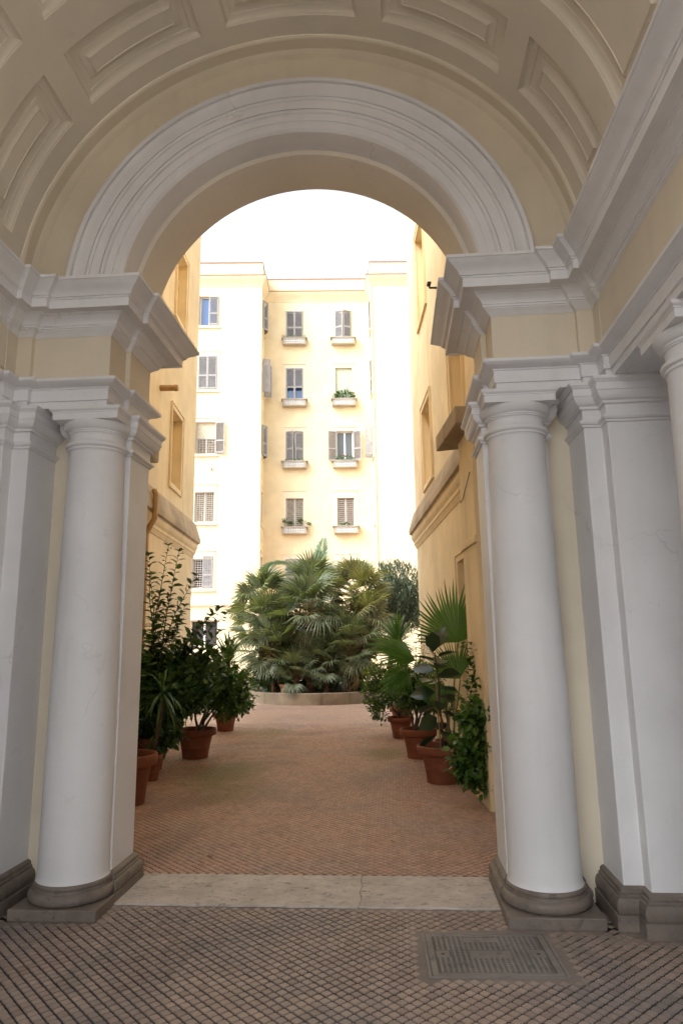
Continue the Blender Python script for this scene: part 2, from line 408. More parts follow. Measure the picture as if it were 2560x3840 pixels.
# end band, cove and lunette wall
mb = MB(); revolve(mb, [(RV+.004, 4.075), (1.934, 4.076), (1.926, 4.082), (1.922, 4.09), (1.920, 4.168), (1.914, 4.176), (1.905, 4.185), (1.896, 4.20), (1.890, 4.214), (1.886, 4.222), (1.55, 4.222)])
bpart(mb, 'lunette', M['cream'], 25)
AV = [(1.612, 4.223), (1.612, 4.104), (1.606, 4.098), (1.584, 4.098), (1.580, 4.104), (1.578, 4.122), (1.573, 4.122), (1.571, 4.110), (1.560, 4.106), (1.548, 4.112), (1.532, 4.130), (1.518, 4.150), (1.508, 4.158), (1.506, 4.170), (1.500, 4.170), (1.498, 4.156),
      (1.486, 4.152), (1.476, 4.156), (1.474, 4.166), (1.412, 4.168), (1.410, 4.180), (1.405, 4.180), (1.403, 4.168), (1.392, 4.164), (1.382, 4.168), (1.378, 4.184), (1.330, 4.188), (1.328, 4.196), (1.284, 4.198), (1.276, 4.202), (1.262, 4.222), (1.258, 4.25), (1.258, 4.402)]
mb = MB(); revolve(mb, AV)
bpart(mb, 'archivolt', M['white'], 22)
mb = MB(); revolve(mb, [(1.258, 4.402), (1.256, 4.404), (1.222, 4.406), (1.220, 4.41), (1.220, 4.80)])
bpart(mb, 'soffit', M['vault'], 30)

# entablature (architrave, frieze, cornice) along both sides
A_PROF = [(-.30, 3.216), (-.012, 3.216), (-.012, 3.262), (.002, 3.263), (.002, 3.343), (.010, 3.345), (.012, 3.353), (.026, 3.357), (.048, 3.364), (.066, 3.376), (.076, 3.383), (.078, 3.402), (-.04, 3.404)]
F_PROF = [(0, 3.395), (0, 3.745)]
C_PROF = [(-.04, 3.733), (.006, 3.733), (.012, 3.742), (.028, 3.756), (.046, 3.768), (.049, 3.775), (.056, 3.777), (.056, 3.790), (.063, 3.792), (.066, 3.806), (.076, 3.820), (.094, 3.832), (.106, 3.842), (.108, 3.849), (.118, 3.851),
          (.120, 3.858), (.182, 3.860), (.184, 3.850), (.196, 3.850), (.197, 3.910), (.204, 3.912), (.206, 3.922), (.216, 3.924), (.222, 3.936), (.234, 3.952), (.254, 3.966), (.276, 3.980), (.290, 3.994), (.296, 4.000), (.304, 4.001), (.305, 4.021), (-.12, 4.030)]
CAPP = [(-.02, 2.932), (0.004, 2.934), (.012, 2.938), (.013, 2.950), (.024, 2.954), (.030, 2.966), (.024, 2.980), (.012, 2.985), (.006, 2.990), (.003, 3.0), (.003, 3.048), (.008, 3.054), (.022, 3.056), (.023, 3.072), (.030, 3.074), (.045, 3.084), (.058, 3.104), (.063, 3.126), (.068, 3.130), (.068, 3.176), (.074, 3.178), (.080, 3.188), (.090, 3.196), (.092, 3.214), (-.02, 3.215)]
BASP = [(.058, 0), (.058, .063), (.048, .066), (.054, .076), (.058, .092), (.055, .112), (.046, .126), (.034, .132), (.034, .144), (.028, .147), (.027, .166), (.018, .176), (.004, .184), (-.02, .188)]
PBASP = [(.066, 0), (.066, .085), (.052, .088), (.058, .10), (.061, .122), (.057, .148), (.046, .166), (.036, .170), (.036, .184), (.026, .188), (.024, .208), (.012, .218), (-.01, .222)]
def side(s, pts): return [(s*a, y) for a, y in pts]
col_half = .272
for s in (1, -1):
    ent = side(s, [(2.0, -1.75), (2.0, 4.07), (1.965, 4.07), (1.965, 4.19), (1.86, 4.19), (1.86, 4.23), (1.31, 4.23), (1.31, 4.50), (1.275, 4.50), (1.275, 4.90), (2.6, 4.90)])
    mb = MB(); mb.sweep(ent, F_PROF, s); fr = bpart(mb, 'entablature', M['cream'])
    mb = MB(); mb.sweep(ent, A_PROF, s); mb.build('architrave', M['white'], fr, 30)
    mb = MB(); mb.sweep(ent, C_PROF, s); mb.build('cornice', M['white'], fr, 30)
    # jamb pilaster
    jp = side(s, [(1.69, 4.64), (1.69, 4.53), (1.25, 4.53), (1.25, 4.90), (1.75, 4.90)])
    mb = MB(); mb.prism(side(s, [(1.69, 4.66), (1.69, 4.53), (1.25, 4.53), (1.25, 4.90), (1.75, 4.90), (1.75, 4.66)]), 0, 3.214)
    pl = bpart(mb, 'jamb_pilaster', M['white'], None, .006)
    mb = MB(); mb.sweep(jp, CAPP, s); mb.build('capital', M['white'], pl, 30)
    mb = MB(); mb.sweep(jp, BASP, s); mb.build('base', M['base'], pl, 35)
    # corner pier beside the opening
    pr = [(1.86, 4.66), (1.86, 4.25), (1.975, 4.25), (1.975, 4.14), (3.3, 4.14)]
    mb = MB(); mb.prism(side(s, pr+[(3.3, 4.66)]), 0, 3.214)
    pi = bpart(mb, 'pier', M['white'], None, .006)
    mb = MB(); mb.sweep(side(s, pr), CAPP, -s); mb.build('capital', M['white'], pi, 30)
    mb = MB(); mb.sweep(side(s, pr), PBASP, -s); mb.build('base', M['base'], pi, 35)
    # wall behind the column (cream), courtyard face and the side walls of the passage
    mb = MB(); x0, x1 = sorted((s*1.5, s*2.2)); mb.box(x0, x1, 4.62, 4.79, 0, 3.99)
    bpart(mb, 'wall', M['cream'])
    mb = MB(); x0, x1 = sorted((s*2.03, s*3.3)); mb.box(x0, x1, 1.9, 4.2, 3.219, 3.39)
    bpart(mb, 'recess_ceiling', M['white'])
    mb = MB(); x0, x1 = sorted((s*3.28, s*3.5)); mb.box(x0, x1, 1.7, 4.2, 0, 3.3)
    x0, x1 = sorted((s*2.02, s*3.5)); mb.box(x0, x1, -1.75, 1.9, 0, 3.30)
    bpart(mb, 'side_wall', M['white'])
    mb = MB(); x0, x1 = sorted((s*1.97, s*2.6)); mb.box(x0, x1, -1.75, 4.4, 3.45, 4.0)
    x0, x1 = sorted((s*1.42, s*3.4)); mb.box(x0, x1, 4.27, 4.78, 3.24, 3.98)
    bpart(mb, 'wall_core', M['cream'])
# courtyard face of the building above and beside the arch
mb = MB(); th = arc_pts(48); X0, X1, ZT = -9.0, 9.0, 16.
vs_ = []
for t in th:
    dx, dz = math.sin(t), math.cos(t)
    kx = (X1/abs(dx)) if abs(dx) > 1e-6 else 1e9; kz = ((ZT-ZC)/dz) if dz > 1e-6 else 1e9
    kk = min(kx, kz)
    for y in (4.80,): vs_ += [(1.22*dx, y, ZC+1.22*dz), (kk*dx, y, ZC+kk*dz)]
mb.add(vs_, [(2*i, 2*i+1, 2*i+3, 2*i+2) for i in range(len(th)-1)])
mb.box(-9, -1.6, 4.795, 4.87, 0, 4.2); mb.box(1.6, 9, 4.795, 4.87, 0, 4.2)
mb.add([(-9, 4.8, 16), (9, 4.8, 16), (9, -1.75, 16), (-9, -1.75, 16)], [(0, 1, 2, 3)])
bpart(mb, 'courtyard_wall', M['ochre'])

# columns
SH = [(.224, .178), (.219, .19), (.2155, .21), (.2145, .24)]+[(.2145-.0275*(max(0, (z-.9)/2.0))**1.35, z) for z in [.5, .9, 1.3, 1.7, 2.1, 2.5, 2.8, 2.9]]+[(.1875, 2.915), (.1885, 2.925), (.193, 2.934)]
CAPC = [(.193, 2.932), (.199, 2.934), (.199, 2.950), (.206, 2.953), (.213, 2.960), (.215, 2.970), (.212, 2.980), (.205, 2.987), (.198, 2.989), (.192, 2.994), (.187, 3.004), (.186, 3.015), (.186, 3.044), (.190, 3.051), (.197, 3.053), (.197, 3.062), (.204, 3.063), (.204, 3.074), (.210, 3.076), (.220, 3.086), (.231, 3.102), (.237, 3.118), (.238, 3.129), (.10, 3.1295)]
BASC = [(.10, .0655), (.240, .0655), (.252, .070), (.262, .084), (.265, .10), (.261, .117), (.250, .130), (.240, .134), (.238, .147), (.232, .150), (.236, .158), (.234, .168), (.226, .176), (.218, .179), (.10, .180)]
def column(x, y, lab):
    t = empty('column', (x, y, 0), 0, lab, 'column', 'white columns of the entrance passage'); t['kind'] = 'thing'
    mb = MB(); mb.lathe(SH, seg=64); mb.build('shaft', M['white'], t, 40)
    mb = MB(); mb.lathe(CAPC, seg=64)
    h = .229
    sq = [(-h, -h), (h, -h), (h, h), (-h, h), (-h, -h)]
    AB = [(-.15, 3.130), (0, 3.130), (0, 3.176), (.004, 3.178), (.005, 3.186), (.012, 3.190), (.018, 3.198), (.020, 3.2155), (-.15, 3.2158)]
    # square abacus, mitred
    vs = []
    for p, z in AB:
        q = h+p; vs += [(-q, -q, z), (q, -q, z), (q, q, z), (-q, q, z)]
    fs = [(4*j+i, 4*j+(i+1) % 4, 4*j+4+(i+1) % 4, 4*j+4+i) for j in range(len(AB)-1) for i in range(4)]
    cp = mb.build('capital', M['white'], t, 30)
    a = MB(); a.add(vs, fs); a.build('abacus', M['white'], cp, 30)
    mb = MB(); mb.lathe(BASC, seg=64); bs = mb.build('base', M['base'], t, 40)
    a = MB(); a.box(-col_half, col_half, -col_half, col_half+.02, 0, .066); a.build('plinth', M['base'], bs, None, .006)
column(1.466, 4.462, 'white column on grey base right of the arch, beside the manhole cover')
column(-1.466, 4.462, 'white column on grey base left of the arch opening')
column(2.236, 3.358, 'white column top cut by the right edge of the picture, nearest the viewer')

# ------------------------------------------------------------------ floor
MHC = (1.052, 3.878); MHA = R(2.3); MHX, MHY = .338, .252
def blocked(x, y, pad=.0):
    a = abs(x)
    if 1.185 < a < 1.75 and 4.185 < y < 4.75: return True
    if a > 1.785 and y > 4.18: return True
    if a > 1.9 and y > 4.07: return True
    if a > 1.18 and y > 4.4: return True
    dx, dy = x-MHC[0], y-MHC[1]; c, s = math.cos(MHA), math.sin(MHA)
    u_, v_ = dx*c+dy*s, -dx*s+dy*c
    if abs(u_) < MHX+.035+pad and abs(v_) < MHY+.03+pad: return True
    return False
mb = MB(); mb.box(-3.3, 3.3, -1.75, 4.9, -.02, 0)
floor = tag(mb.build('passage_floor', M['joint']), kind='structure')
mb = MB(); mb.add([court(-12, -.2, -.002), court(12, -.2, -.002), court(12, 34, -.002), court(-12, 34, -.002)], [(0, 1, 2, 3)])
cfl = tag(mb.build('courtyard_floor', M['court_joint']), kind='structure')
ti = MB(); gx, gy, hz = PX/2*.80, PY/2*.80, .0058
ti.add([(gx, 0, 0), (0, gy, 0), (-gx, 0, 0), (0, -gy, 0), (gx*.93, 0, hz), (0, gy*.93, hz), (-gx*.93, 0, hz), (0, -gy*.93, hz)],
       [(4, 5, 6, 7), (0, 1, 5, 4), (1, 2, 6, 5), (2, 3, 7, 6), (3, 0, 4, 7)])
tmesh = ti.mesh('tile', M['tile'])
def lattice(x0, x1, y0, y1, ok):
    out = []
    i0, i1 = int(math.floor((x0/PX+y0/PY)))-1, int(math.ceil((x1/PX+y1/PY)))+1
    j0, j1 = int(math.floor((x0/PX-y1/PY)))-1, int(math.ceil((x1/PX-y0/PY)))+1
    for i in range(i0, i1):
        for j in range(j0, j1):
            x, y = (i+j)*PX/2, (i-j)*PY/2
            if x0 < x < x1 and y0 < y < y1 and ok(x, y): out.append((x, y))
    return out
T1 = lattice(-3.2, 3.2, 1.2, 4.435, lambda x, y: not blocked(x, y))
vis = sorted([p for p in T1 if in_frame((p[0], p[1], 0))], key=lambda p: p[1])
near = set(vis[:300])
tv = np.array(ti.v); tf = np.array([list(f) for f in ti.f])
def tile_batch(pts, parent, mat, name='tile_field'):
    P = np.array(pts); n = len(P)
    jit = RNG.normal(0, .0004, (n, 1))
    ra = RNG.normal(0, .022, (n, 1)); sz = 1-np.abs(RNG.normal(0, .025, (n, 1)))
    V = np.repeat(tv[None], n, 0); vx, vy = V[:, :, 0].copy()*sz, V[:, :, 1].copy()*sz
    V[:, :, 0] = vx*np.cos(ra)-vy*np.sin(ra)+P[:, 0, None]+RNG.normal(0, .0006, (n, 1)); V[:, :, 1] = vx*np.sin(ra)+vy*np.cos(ra)+P[:, 1, None]+RNG.normal(0, .0006, (n, 1))
    tl = RNG.normal(0, .012, (n, 2))
    V[:, :, 2] += jit+tv[None, :, 0]*tl[:, :1]+tv[None, :, 1]*tl[:, 1:]
    Fc = (tf[None]+(np.arange(n)*8)[:, None, None]).reshape(-1, 4)
    me = bpy.data.meshes.new(name); me.from_pydata(V.reshape(-1, 3).tolist(), [], Fc.tolist()); me.materials.append(mat)
    o = link(name, me, None, parent); o['kind'] = 'stuff'; return o
for p in vis[:300]:
    o = link('tile', tmesh, None, floor); o.location = (p[0], p[1], RNG.normal(0, .0003)); o.rotation_euler = (RNG.normal(0, .008), RNG.normal(0, .008), RNG.normal(0, .01))
tile_batch([p for p in T1 if p not in near], floor, M['tile'])
def court_ok(x, y):
    n_ = (x*N[0]+(y-5)*N[1])
    return (-2.76 < n_ < 1.80 or y > 13.2) and not (abs(x) > 1.17 and y < 5.03)
T2 = lattice(-4.6, 2.6, 4.93, 14.0, lambda x, y: court_ok(x, y) and (y > 5.035))
tile_batch(T2, cfl, M['court_tile'])
mb = MB(); zz = .003
mb.add([(-12., 14.0, zz), (12., 14.0, zz), (12., 40., zz), (-12., 40., zz)], [(0, 1, 2, 3)])
tag(mb.build('paving', M['court_far'], cfl), kind=None)

# threshold of worn stone
for x0, x1, y0, y1 in ((-1.80, -1.13, 4.13, 4.47), (1.13, 1.80, 4.13, 4.47), (-1.13, 1.13, 4.41, 4.47), (1.72, 2.3, 4.02, 4.30), (-2.3, -1.72, 4.02, 4.30)):
    mb = MB(); mb.box(x0, x1, y0, y1, -.004, .0026); mb.build('mortar_edge', M['mortar'], floor)
th_o = empty('threshold', (0, 4.74, 0), 0, 'worn pale travertine threshold across the arch between the two columns', 'threshold'); th_o['kind'] = 'thing'
def slab(x0, x1, seed, jl=None, jr=None):
    rg = random.Random(seed); n = 26
    fr = [(x0+(x1-x0)*i/n, 4.462-4.74+rg.uniform(-.006, .008)) for i in range(n+1)]
    bk = [(x0+(x1-x0)*i/n, 5.018-4.74+rg.uniform(-.004, .003)) for i in range(n, -1, -1)]
    mid_r = [(x1+dx, y) for dx, y in (jr or [])]; mid_l = [(x0+dx, y) for dx, y in (jl or [])]
    mb = MB(); mb.prism(fr+mid_r+bk+mid_l, -.01, .014); return mb
jn = [(.016, -.16), (-.004, -.02), (.012, .07), (-.006, .17)]
slab(-1.2, .335, 1, None, jn).build('slab', M['travertine'], th_o, None, .004)
slab(.3375, 1.2, 2, jn[::-1], None).build('slab', M['travertine'], th_o, None, .004)
for x, y, a, b_ in ((-.02, 4.76, .028, .018), (-.68, 4.78, .045, .012), (.36, 4.72, .03, .010), (.17, 4.86, .03, .008)):
    mb = MB(); mb.box(x-a/2, x+a/2, y-4.74-b_/2, y-4.74+b_/2, .013, .0152); mb.build('metal_insert', M['iron'], th_o)

# manhole cover
mh = empty('manhole_cover', (MHC[0], MHC[1], 0), MHA, 'rectangular cast iron manhole cover set in tiles before right column', 'manhole cover')
mb = MB(); mb.box(-MHX-.062, MHX+.062, -MHY-.056, MHY+.056, -.005, .0032); mb.build('bedding', M['mortar'], mh)
mb = MB(); t_ = .014
for a in ((-MHX, MHX, -MHY, -MHY+t_), (-MHX, MHX, MHY-t_, MHY), (-MHX, -MHX+t_, -MHY+t_, MHY-t_), (MHX-t_, MHX, -MHY+t_, MHY-t_)): mb.box(a[0], a[1], a[2], a[3], 0, .0075)
mb.build('frame', M['iron'], mh)
mb = MB(); mb.box(-MHX+.018, MHX-.018, -MHY+.018, MHY-.018, 0, .0045)
cv = mb.build('lid', M['irondark'], mh)
mb = MB(); rx, ry = MHX-.02, MHY-.02
for a in ((-rx, rx, -ry, -ry+.024), (-rx, rx, ry-.024, ry), (-rx, -rx+.03, -ry+.024, ry-.024), (rx-.03, rx, -ry+.024, ry-.024)): mb.box(*a, .003, .0078)
def plate(x, y):
    if abs(x) < .105 and abs(y) < .042: return True
    if abs(abs(x)-.245) < .036 and abs(y) < .040: return True
    return -.12 < x < .06 and .135 < y < .2
xs = np.arange(-rx+.052, rx-.04, .0275)
for x in xs:
    for y0 in np.arange(-ry+.03, ry-.04, .0185):
        if not plate(x, y0+.009): mb.box(x-.0055, x+.0055, y0, y0+.0186, .003, .0080)
        if not plate(x+.014, y0+.009): mb.box(x+.0055, x+.0220, y0+.003, y0+.0075, .003, .0070)
mb.box(-.105, .105, -.042, .042, .003, .0058)
mb.box(-.12, .06, .136, .196, .003, .0066)
for sx in (-1, 1): mb.box(sx*.245-.034, sx*.245+.034, -.038, .038, .003, .0066)
mb.build('ribs', M['iron'], cv)
for sx in (-1, 1):
    mb = MB(); mb.lathe([(.0, .0072), (.010, .0072)], (sx*.245, 0, 0), 14); mb.build('lifting_hole', M['wire'], cv)
cu = bpy.data.curves.new('letters', 'FONT'); cu.body = 'SIP'; cu.size = .105; cu.align_x = 'CENTER'; cu.align_y = 'CENTER'; cu.extrude = .0012; cu.space_character = 1.15
to = bpy.data.objects.new('tmp', cu); COL.objects.link(to); dg = bpy.context.evaluated_depsgraph_get()
me = bpy.data.meshes.new_from_object(to.evaluated_get(dg)); bpy.data.objects.remove(to)
me.transform(Matrix.Translation((0, 0, .0068)) @ Matrix.Diagonal((.9, .75, 1, 1)))
me.materials.clear(); me.materials.append(M['iron']); link('lettering', me, None, cv)
# ------------------------------------------------------------------ courtyard side buildings
def wall_panel(mb, fmap, u0, u1, z0, z1, holes, depth):
    """flat wall with rectangular holes; fmap(u, out, z) -> point; reveals run 'depth' inwards"""
    us = sorted({u0, u1} | {h[0] for h in holes} | {h[1] for h in holes}); zs = sorted({z0, z1} | {h[2] for h in holes} | {h[3] for h in holes})
    for a, b_ in zip(us[:-1], us[1:]):
        for c, d in zip(zs[:-1], zs[1:]):
            um, zm = (a+b_)/2, (c+d)/2
            if any(h[0] < um < h[1] and h[2] < zm < h[3] for h in holes): continue
            mb.add([fmap(a, 0, c), fmap(b_, 0, c), fmap(b_, 0, d), fmap(a, 0, d)], [(0, 1, 2, 3)])
    for a, b_, c, d in holes:
        for p, q in (((a, c), (b_, c)), ((b_, c), (b_, d)), ((b_, d), (a, d)), ((a, d), (a, c))):
            mb.add([fmap(p[0], 0, p[1]), fmap(q[0], 0, q[1]), fmap(q[0], -depth, q[1]), fmap(p[0], -depth, p[1])], [(0, 1, 2, 3)])
def fbox(mb, fmap, u0, u1, o0, o1, z0, z1):
    p = [fmap(u, o, z) for z in (z0, z1) for (u, o) in ((u0, o0), (u1, o0), (u1, o1), (u0, o1))]
    mb.add(p, [(0, 3, 2, 1), (4, 5, 6, 7), (0, 1, 5, 4), (1, 2, 6, 5), (2, 3, 7, 6), (3, 0, 4, 7)])
def frame_rect(mb, fmap, u0, u1, z0, z1, w_, o0, o1):
    fbox(mb, fmap, u0, u1, o0, o1, z0, z0+w_); fbox(mb, fmap, u0, u1, o0, o1, z1-w_, z1)
    fbox(mb, fmap, u0, u0+w_, o0, o1, z0+w_, z1-w_); fbox(mb, fmap, u1-w_, u1, o0, o1, z0+w_, z1-w_)
COURT_ROT = ANG
def court_thing(name, lab, cat, n, s):
    """an Empty in the courtyard frame standing at (n, s); returns it and the matrix for parts modelled in (n, s, z)"""
    o = empty(name, court(n, s), COURT_ROT, lab, cat); o['kind'] = 'thing'
    return o, Matrix.Translation((-n, -s, 0))

LEDGE = [(0, 3.39), (.012, 3.395), (.020, 3.42), (.034, 3.45), (.040, 3.47), (.052, 3.475), (.055, 3.53), (.066, 3.545), (.085, 3.58), (.092, 3.61), (.092, 3.66), (.10, 3.665), (.10, 3.685), (.135, 3.70), (.138, 3.79), (.125, 3.83), (.085, 3.98), (.05, 4.10), (.0, 4.16)]
def side_building(sgn, off, s_end, niches, lab):
    t, T = court_thing('side_building', lab, 'building', off, s_end)
    top = 12.6
    fm = lambda u, o, z: (off-sgn*o, u, z)        # u runs along s, o out of the wall into the court
    mb = MB(T)
    holes = [(a, b_, c, d) for (a, b_, c, d, k) in niches]
    wall_panel(mb, fm, -.15, s_end, 0, top, holes, .16)
    for (a, b_, c, d, k) in niches: mb.add([fm(a, -.16, c), fm(b_, -.16, c), fm(b_, -.16, d), fm(a, -.16, d)], [(0, 1, 2, 3)])
    far = off+sgn*7
    mb.add([(off, s_end, 0), (far, s_end, 0), (far, s_end, top), (off, s_end, top)], [(0, 1, 2, 3)])
    mb.add([(off, -.15, top), (far, -.15, top), (far, s_end, top), (off, s_end, top)], [(0, 1, 2, 3)])
    mb.build('wall', M['ochre'], t)
    mb = MB(T); mb.sweep([(off, -.1), (off, s_end), (off+sgn*6, s_end)], LEDGE[:12], 1 if sgn > 0 else -1); mb.build('string_course', M['ochre'], t, 30)
    mb = MB(T); mb.sweep([(off, -.1), (off, s_end), (off+sgn*6, s_end)], LEDGE[11:], 1 if sgn > 0 else -1); mb.build('ledge', M['ledge'], t, 30)
    for (a, b_, c, d, k) in niches:
        mb = MB(T); w_ = .085
        frame_rect(mb, fm, a-w_, b_+w_, c-w_, d+w_, w_, -.01, .025)
        frame_rect(mb, fm, a-w_-.02, b_+w_+.02, c-w_-.02, d+w_+.02, .022, -.01, .040)
        mb.build('blind_window', M['ochre'], t, None)
    return t, T, fm
LN = [(6.86, 7.66, 4.52, 5.93, 0), (6.86, 7.66, 7.85, 9.30, 0)]
lb, LT, lfm = side_building(-1, -2.80, 9.0, LN, 'ochre building wing with blind windows along the left of the courtyard')
RN = [(5.68, 6.66, 4.33, 5.70, 0), (5.68, 6.66, 7.42, 9.17, 0), (2.95, 3.76, 4.5, 5.75, 0), (3.1, 3.82, .3, 2.62, 0)]
rb, RT, rfm = side_building(1, 1.83, 8.12, RN, 'ochre building wing with blind windows along the right of the courtyard')
# right wing: engaged pilaster with its stone shelf
mb = MB(RT); mb.box(1.62, 1.84, 1.70, 2.42, 0, 3.835); pp = mb.build('pilaster', M['ochre'], rb, None, .01)
mb = MB(RT); mb.prism([(1.46, 1.66), (1.84, 1.66), (1.84, 2.60), (1.42, 2.75)], 3.84, 4.03); mb.build('shelf', M['ledge'], pp, None, .012)
mb = MB(RT); mb.box(1.60, 1.84, 1.68, 2.44, 2.58, 2.66); mb.build('band', M['ochre'], pp, None, .01)
# left wing fittings
mb = MB(LT); p0 = [(-2.66, 5.36, 4.02), (-2.63, 5.36, 3.93), (-2.64, 5.36, 3.55), (-2.72, 5.34, 3.40), (-2.745, 5.3, 3.28), (-2.745, 5.3, 1.5), (-2.745, 5.3, .05)]
mb.tube(p0, .045, 10); mb.build('downpipe', M['pipe'], lb, 60)
mb = MB(LT); mb.tube([(-2.82, 6.0, 5.98), (-2.55, 6.0, 5.98)], [.055, .05], 12); mb.tube([(-2.55, 6.0, 5.98), (-2.49, 6.0, 5.98)], [.06, .055], 12); mb.build('vent_pipe', M['pipe'], lb, 50)
mb = MB(LT); mb.box(-2.80, -2.60, 5.0, 5.32, 4.44, 4.66); fx = mb.build('wall_lamp', M['metal'], lb, None, .02)
mb = MB(LT)
for i in range(5): mb.box(-2.598, -2.585, 5.05+.05*i, 5.07+.05*i, 4.46, 4.64)
tag(mb.build('lamp_guard', M['concrete'], fx), kind='stuff')
# right wing: bracket camera and loose cable
mb = MB(RT); mb.tube([(1.83, 4.55, 7.02), (1.72, 4.55, 7.02), (1.70, 4.55, 7.08)], .018, 8); mb.box(1.68, 1.74, 4.50, 4.60, 7.07, 7.10); mb.build('bracket', M['wire'], rb, None)
mb = MB(RT); mb.tube([(1.615, 2.42, 3.16), (1.60, 2.32, 3.12), (1.60, 2.18, 3.13), (1.60, 2.05, 3.20), (1.60, 1.92, 3.25), (1.60, 1.75, 3.33)], .006, 6); mb.build('cable', M['metal'], rb, 60)

# ------------------------------------------------------------------ apartment building across the courtyard
S1, S2 = 28., 29.72; NL, NR = -3.47, 2.36
ab, AT = court_thing('apartment_building', 'pale yellow apartment block with grey shutters behind the palms', 'building', -.5, S1)
f_front = lambda u, o, z: (u, S1-o, z)
f_rec = lambda u, o, z: (u, S2-o, z)
f_retl = lambda u, o, z: (NL+o, u, z)        # return of the left wing, looks right
f_retr = lambda u, o, z: (NR-o, u, z)
ROWS = [(18.2, 19.88), (14.62, 16.48), (11.15, 12.83), (7.6, 9.30), (4.3, 5.90)]
LWU = (-6.76, -5.78); AU = (-2.30, -1.36); BU = (.41, 1.33); RET = (28.42, 29.22)
hl = [(*LWU, *r) for r in ROWS]; hl.append((-6.8, -5.46, 1.5, 2.75))
ha = [(*AU, *r) for r in ROWS]+[(*BU, *r) for r in ROWS]
hr = [(*RET, *r) for r in ROWS]
DEP = .22
mb = MB(AT)
wall_panel(mb, f_front, -16, NL, 0, 20.95, hl, DEP); wall_panel(mb, f_rec, NL, NR, 0, 20.95, ha, DEP)
wall_panel(mb, f_front, NR, 14, 0, 20.95, [], DEP)
wall_panel(mb, f_retl, S1, S2, 0, 20.95, hr, DEP); wall_panel(mb, f_retr, S1, S2, 0, 20.95, hr, DEP)
for a, b_, c in ((-16, NL, S1), (NL, NR, S2), (NR, 14, S1)): mb.add([(a, c, 20.95), (b_, c, 20.95), (b_, 40, 20.95), (a, 40, 20.95)], [(0, 1, 2, 3)])
mb.build('wall', M['facade'], ab)
pth = [(-16, S1), (NL, S1), (NL, S2), (NR, S2), (NR, S1), (14, S1)]
mb = MB(AT); mb.sweep(pth, [(-.02, 20.42), (.02, 20.43), (.025, 20.47), (.04, 20.52), (.10, 20.66), (.17, 20.80), (.21, 20.88), (.22, 20.96), (.24, 20.965), (-.05, 20.97)], -1); mb.build('cornice', M['facade'], ab, 30)
mb = MB(AT); mb.sweep(pth, [(-.02, 20.97), (.245, 20.972), (.255, 21.01), (.02, 21.03)], -1); mb.build('cornice_edge', M['redtile'], ab)
mb = MB(AT); mb.sweep(pth, [(.03, 20.98), (.03, 21.80), (-.2, 21.80)], -1); pa = mb.build('parapet', M['facade'], ab)
mb = MB(AT); mb.sweep(pth, [(.05, 21.79), (.06, 21.85), (-.25, 21.87)], -1); mb.build('coping', M['redtile'], pa)
mb = MB(AT); mb.sweep(pth, [(0, 3.38), (.03, 3.39), (.05, 3.44), (.09, 3.46), (.09, 3.62), (.06, 3.66), (0, 3.69)], -1); mb.build('string_course', M['facade_trim'], ab)
mb = MB(AT)
mb = MB(AT); mb.tube([(-5.95, S1+.01, 10.32), (-5.95, S1-.16, 10.35)], .045, 10); mb.build('spout', M['metal'], ab)

def shutter(mbx, fmap, hinge_u, w_, z0, z1, ang, hand, seed=0, lowopen=False):
    """louvred leaf hinged at hinge_u; ang = 0 closed (lies along +hand), 180 = flat against the wall outside"""
    ca, sa = math.cos(R(ang)), math.sin(R(ang))
    def g_(a, t, z): return fmap(hinge_u+hand*(a*ca)-hand*t*sa*0, .035+a*sa+t*ca, z)
    def bx(a0, a1, z0_, z1_, t0=-.02, t1=.02, tilt=0.):
        p = [g_(a, t+(tilt if z == z0_ else -tilt), z) for z in (z0_, z1_) for (a, t) in ((a0, t0), (a1, t0), (a1, t1), (a0, t1))]
        mbx.add(p, [(0, 3, 2, 1), (4, 5, 6, 7), (0, 1, 5, 4), (1, 2, 6, 5), (2, 3, 7, 6), (3, 0, 4, 7)])
    st = .055; zm = z0+(z1-z0)*.40
    bx(0, st, z0, z1); bx(w_-st, w_, z0, z1); bx(st, w_-st, z0, z0+.09); bx(st, w_-st, z1-.07, z1); bx(st, w_-st, zm-.045, zm+.045)
    for a, b_ in ((z0+.09, zm-.045), (zm+.045, z1-.07)):
        if lowopen and a < zm-.1: continue
        n = max(3, int((b_-a)/.058)); p = (b_-a)/n
        for i in range(n): bx(st, w_-st, a+p*i+.006, a+p*i+p*.78, -.004, .004, .014)
def grille(mbx, fmap, u0, u1, z0, z1, nu, nz, o=.03, r_=.009):
    for i in range(nu+1):
        u = u0+(u1-u0)*i/nu; fbox(mbx, fmap, u-r_, u+r_, o-r_, o+r_, z0, z1)
    for i in range(nz+1):
        z = z0+(z1-z0)*i/nz; fbox(mbx, fmap, u0, u1, o-r_*.8, o+r_*.8, z-r_, z+r_)
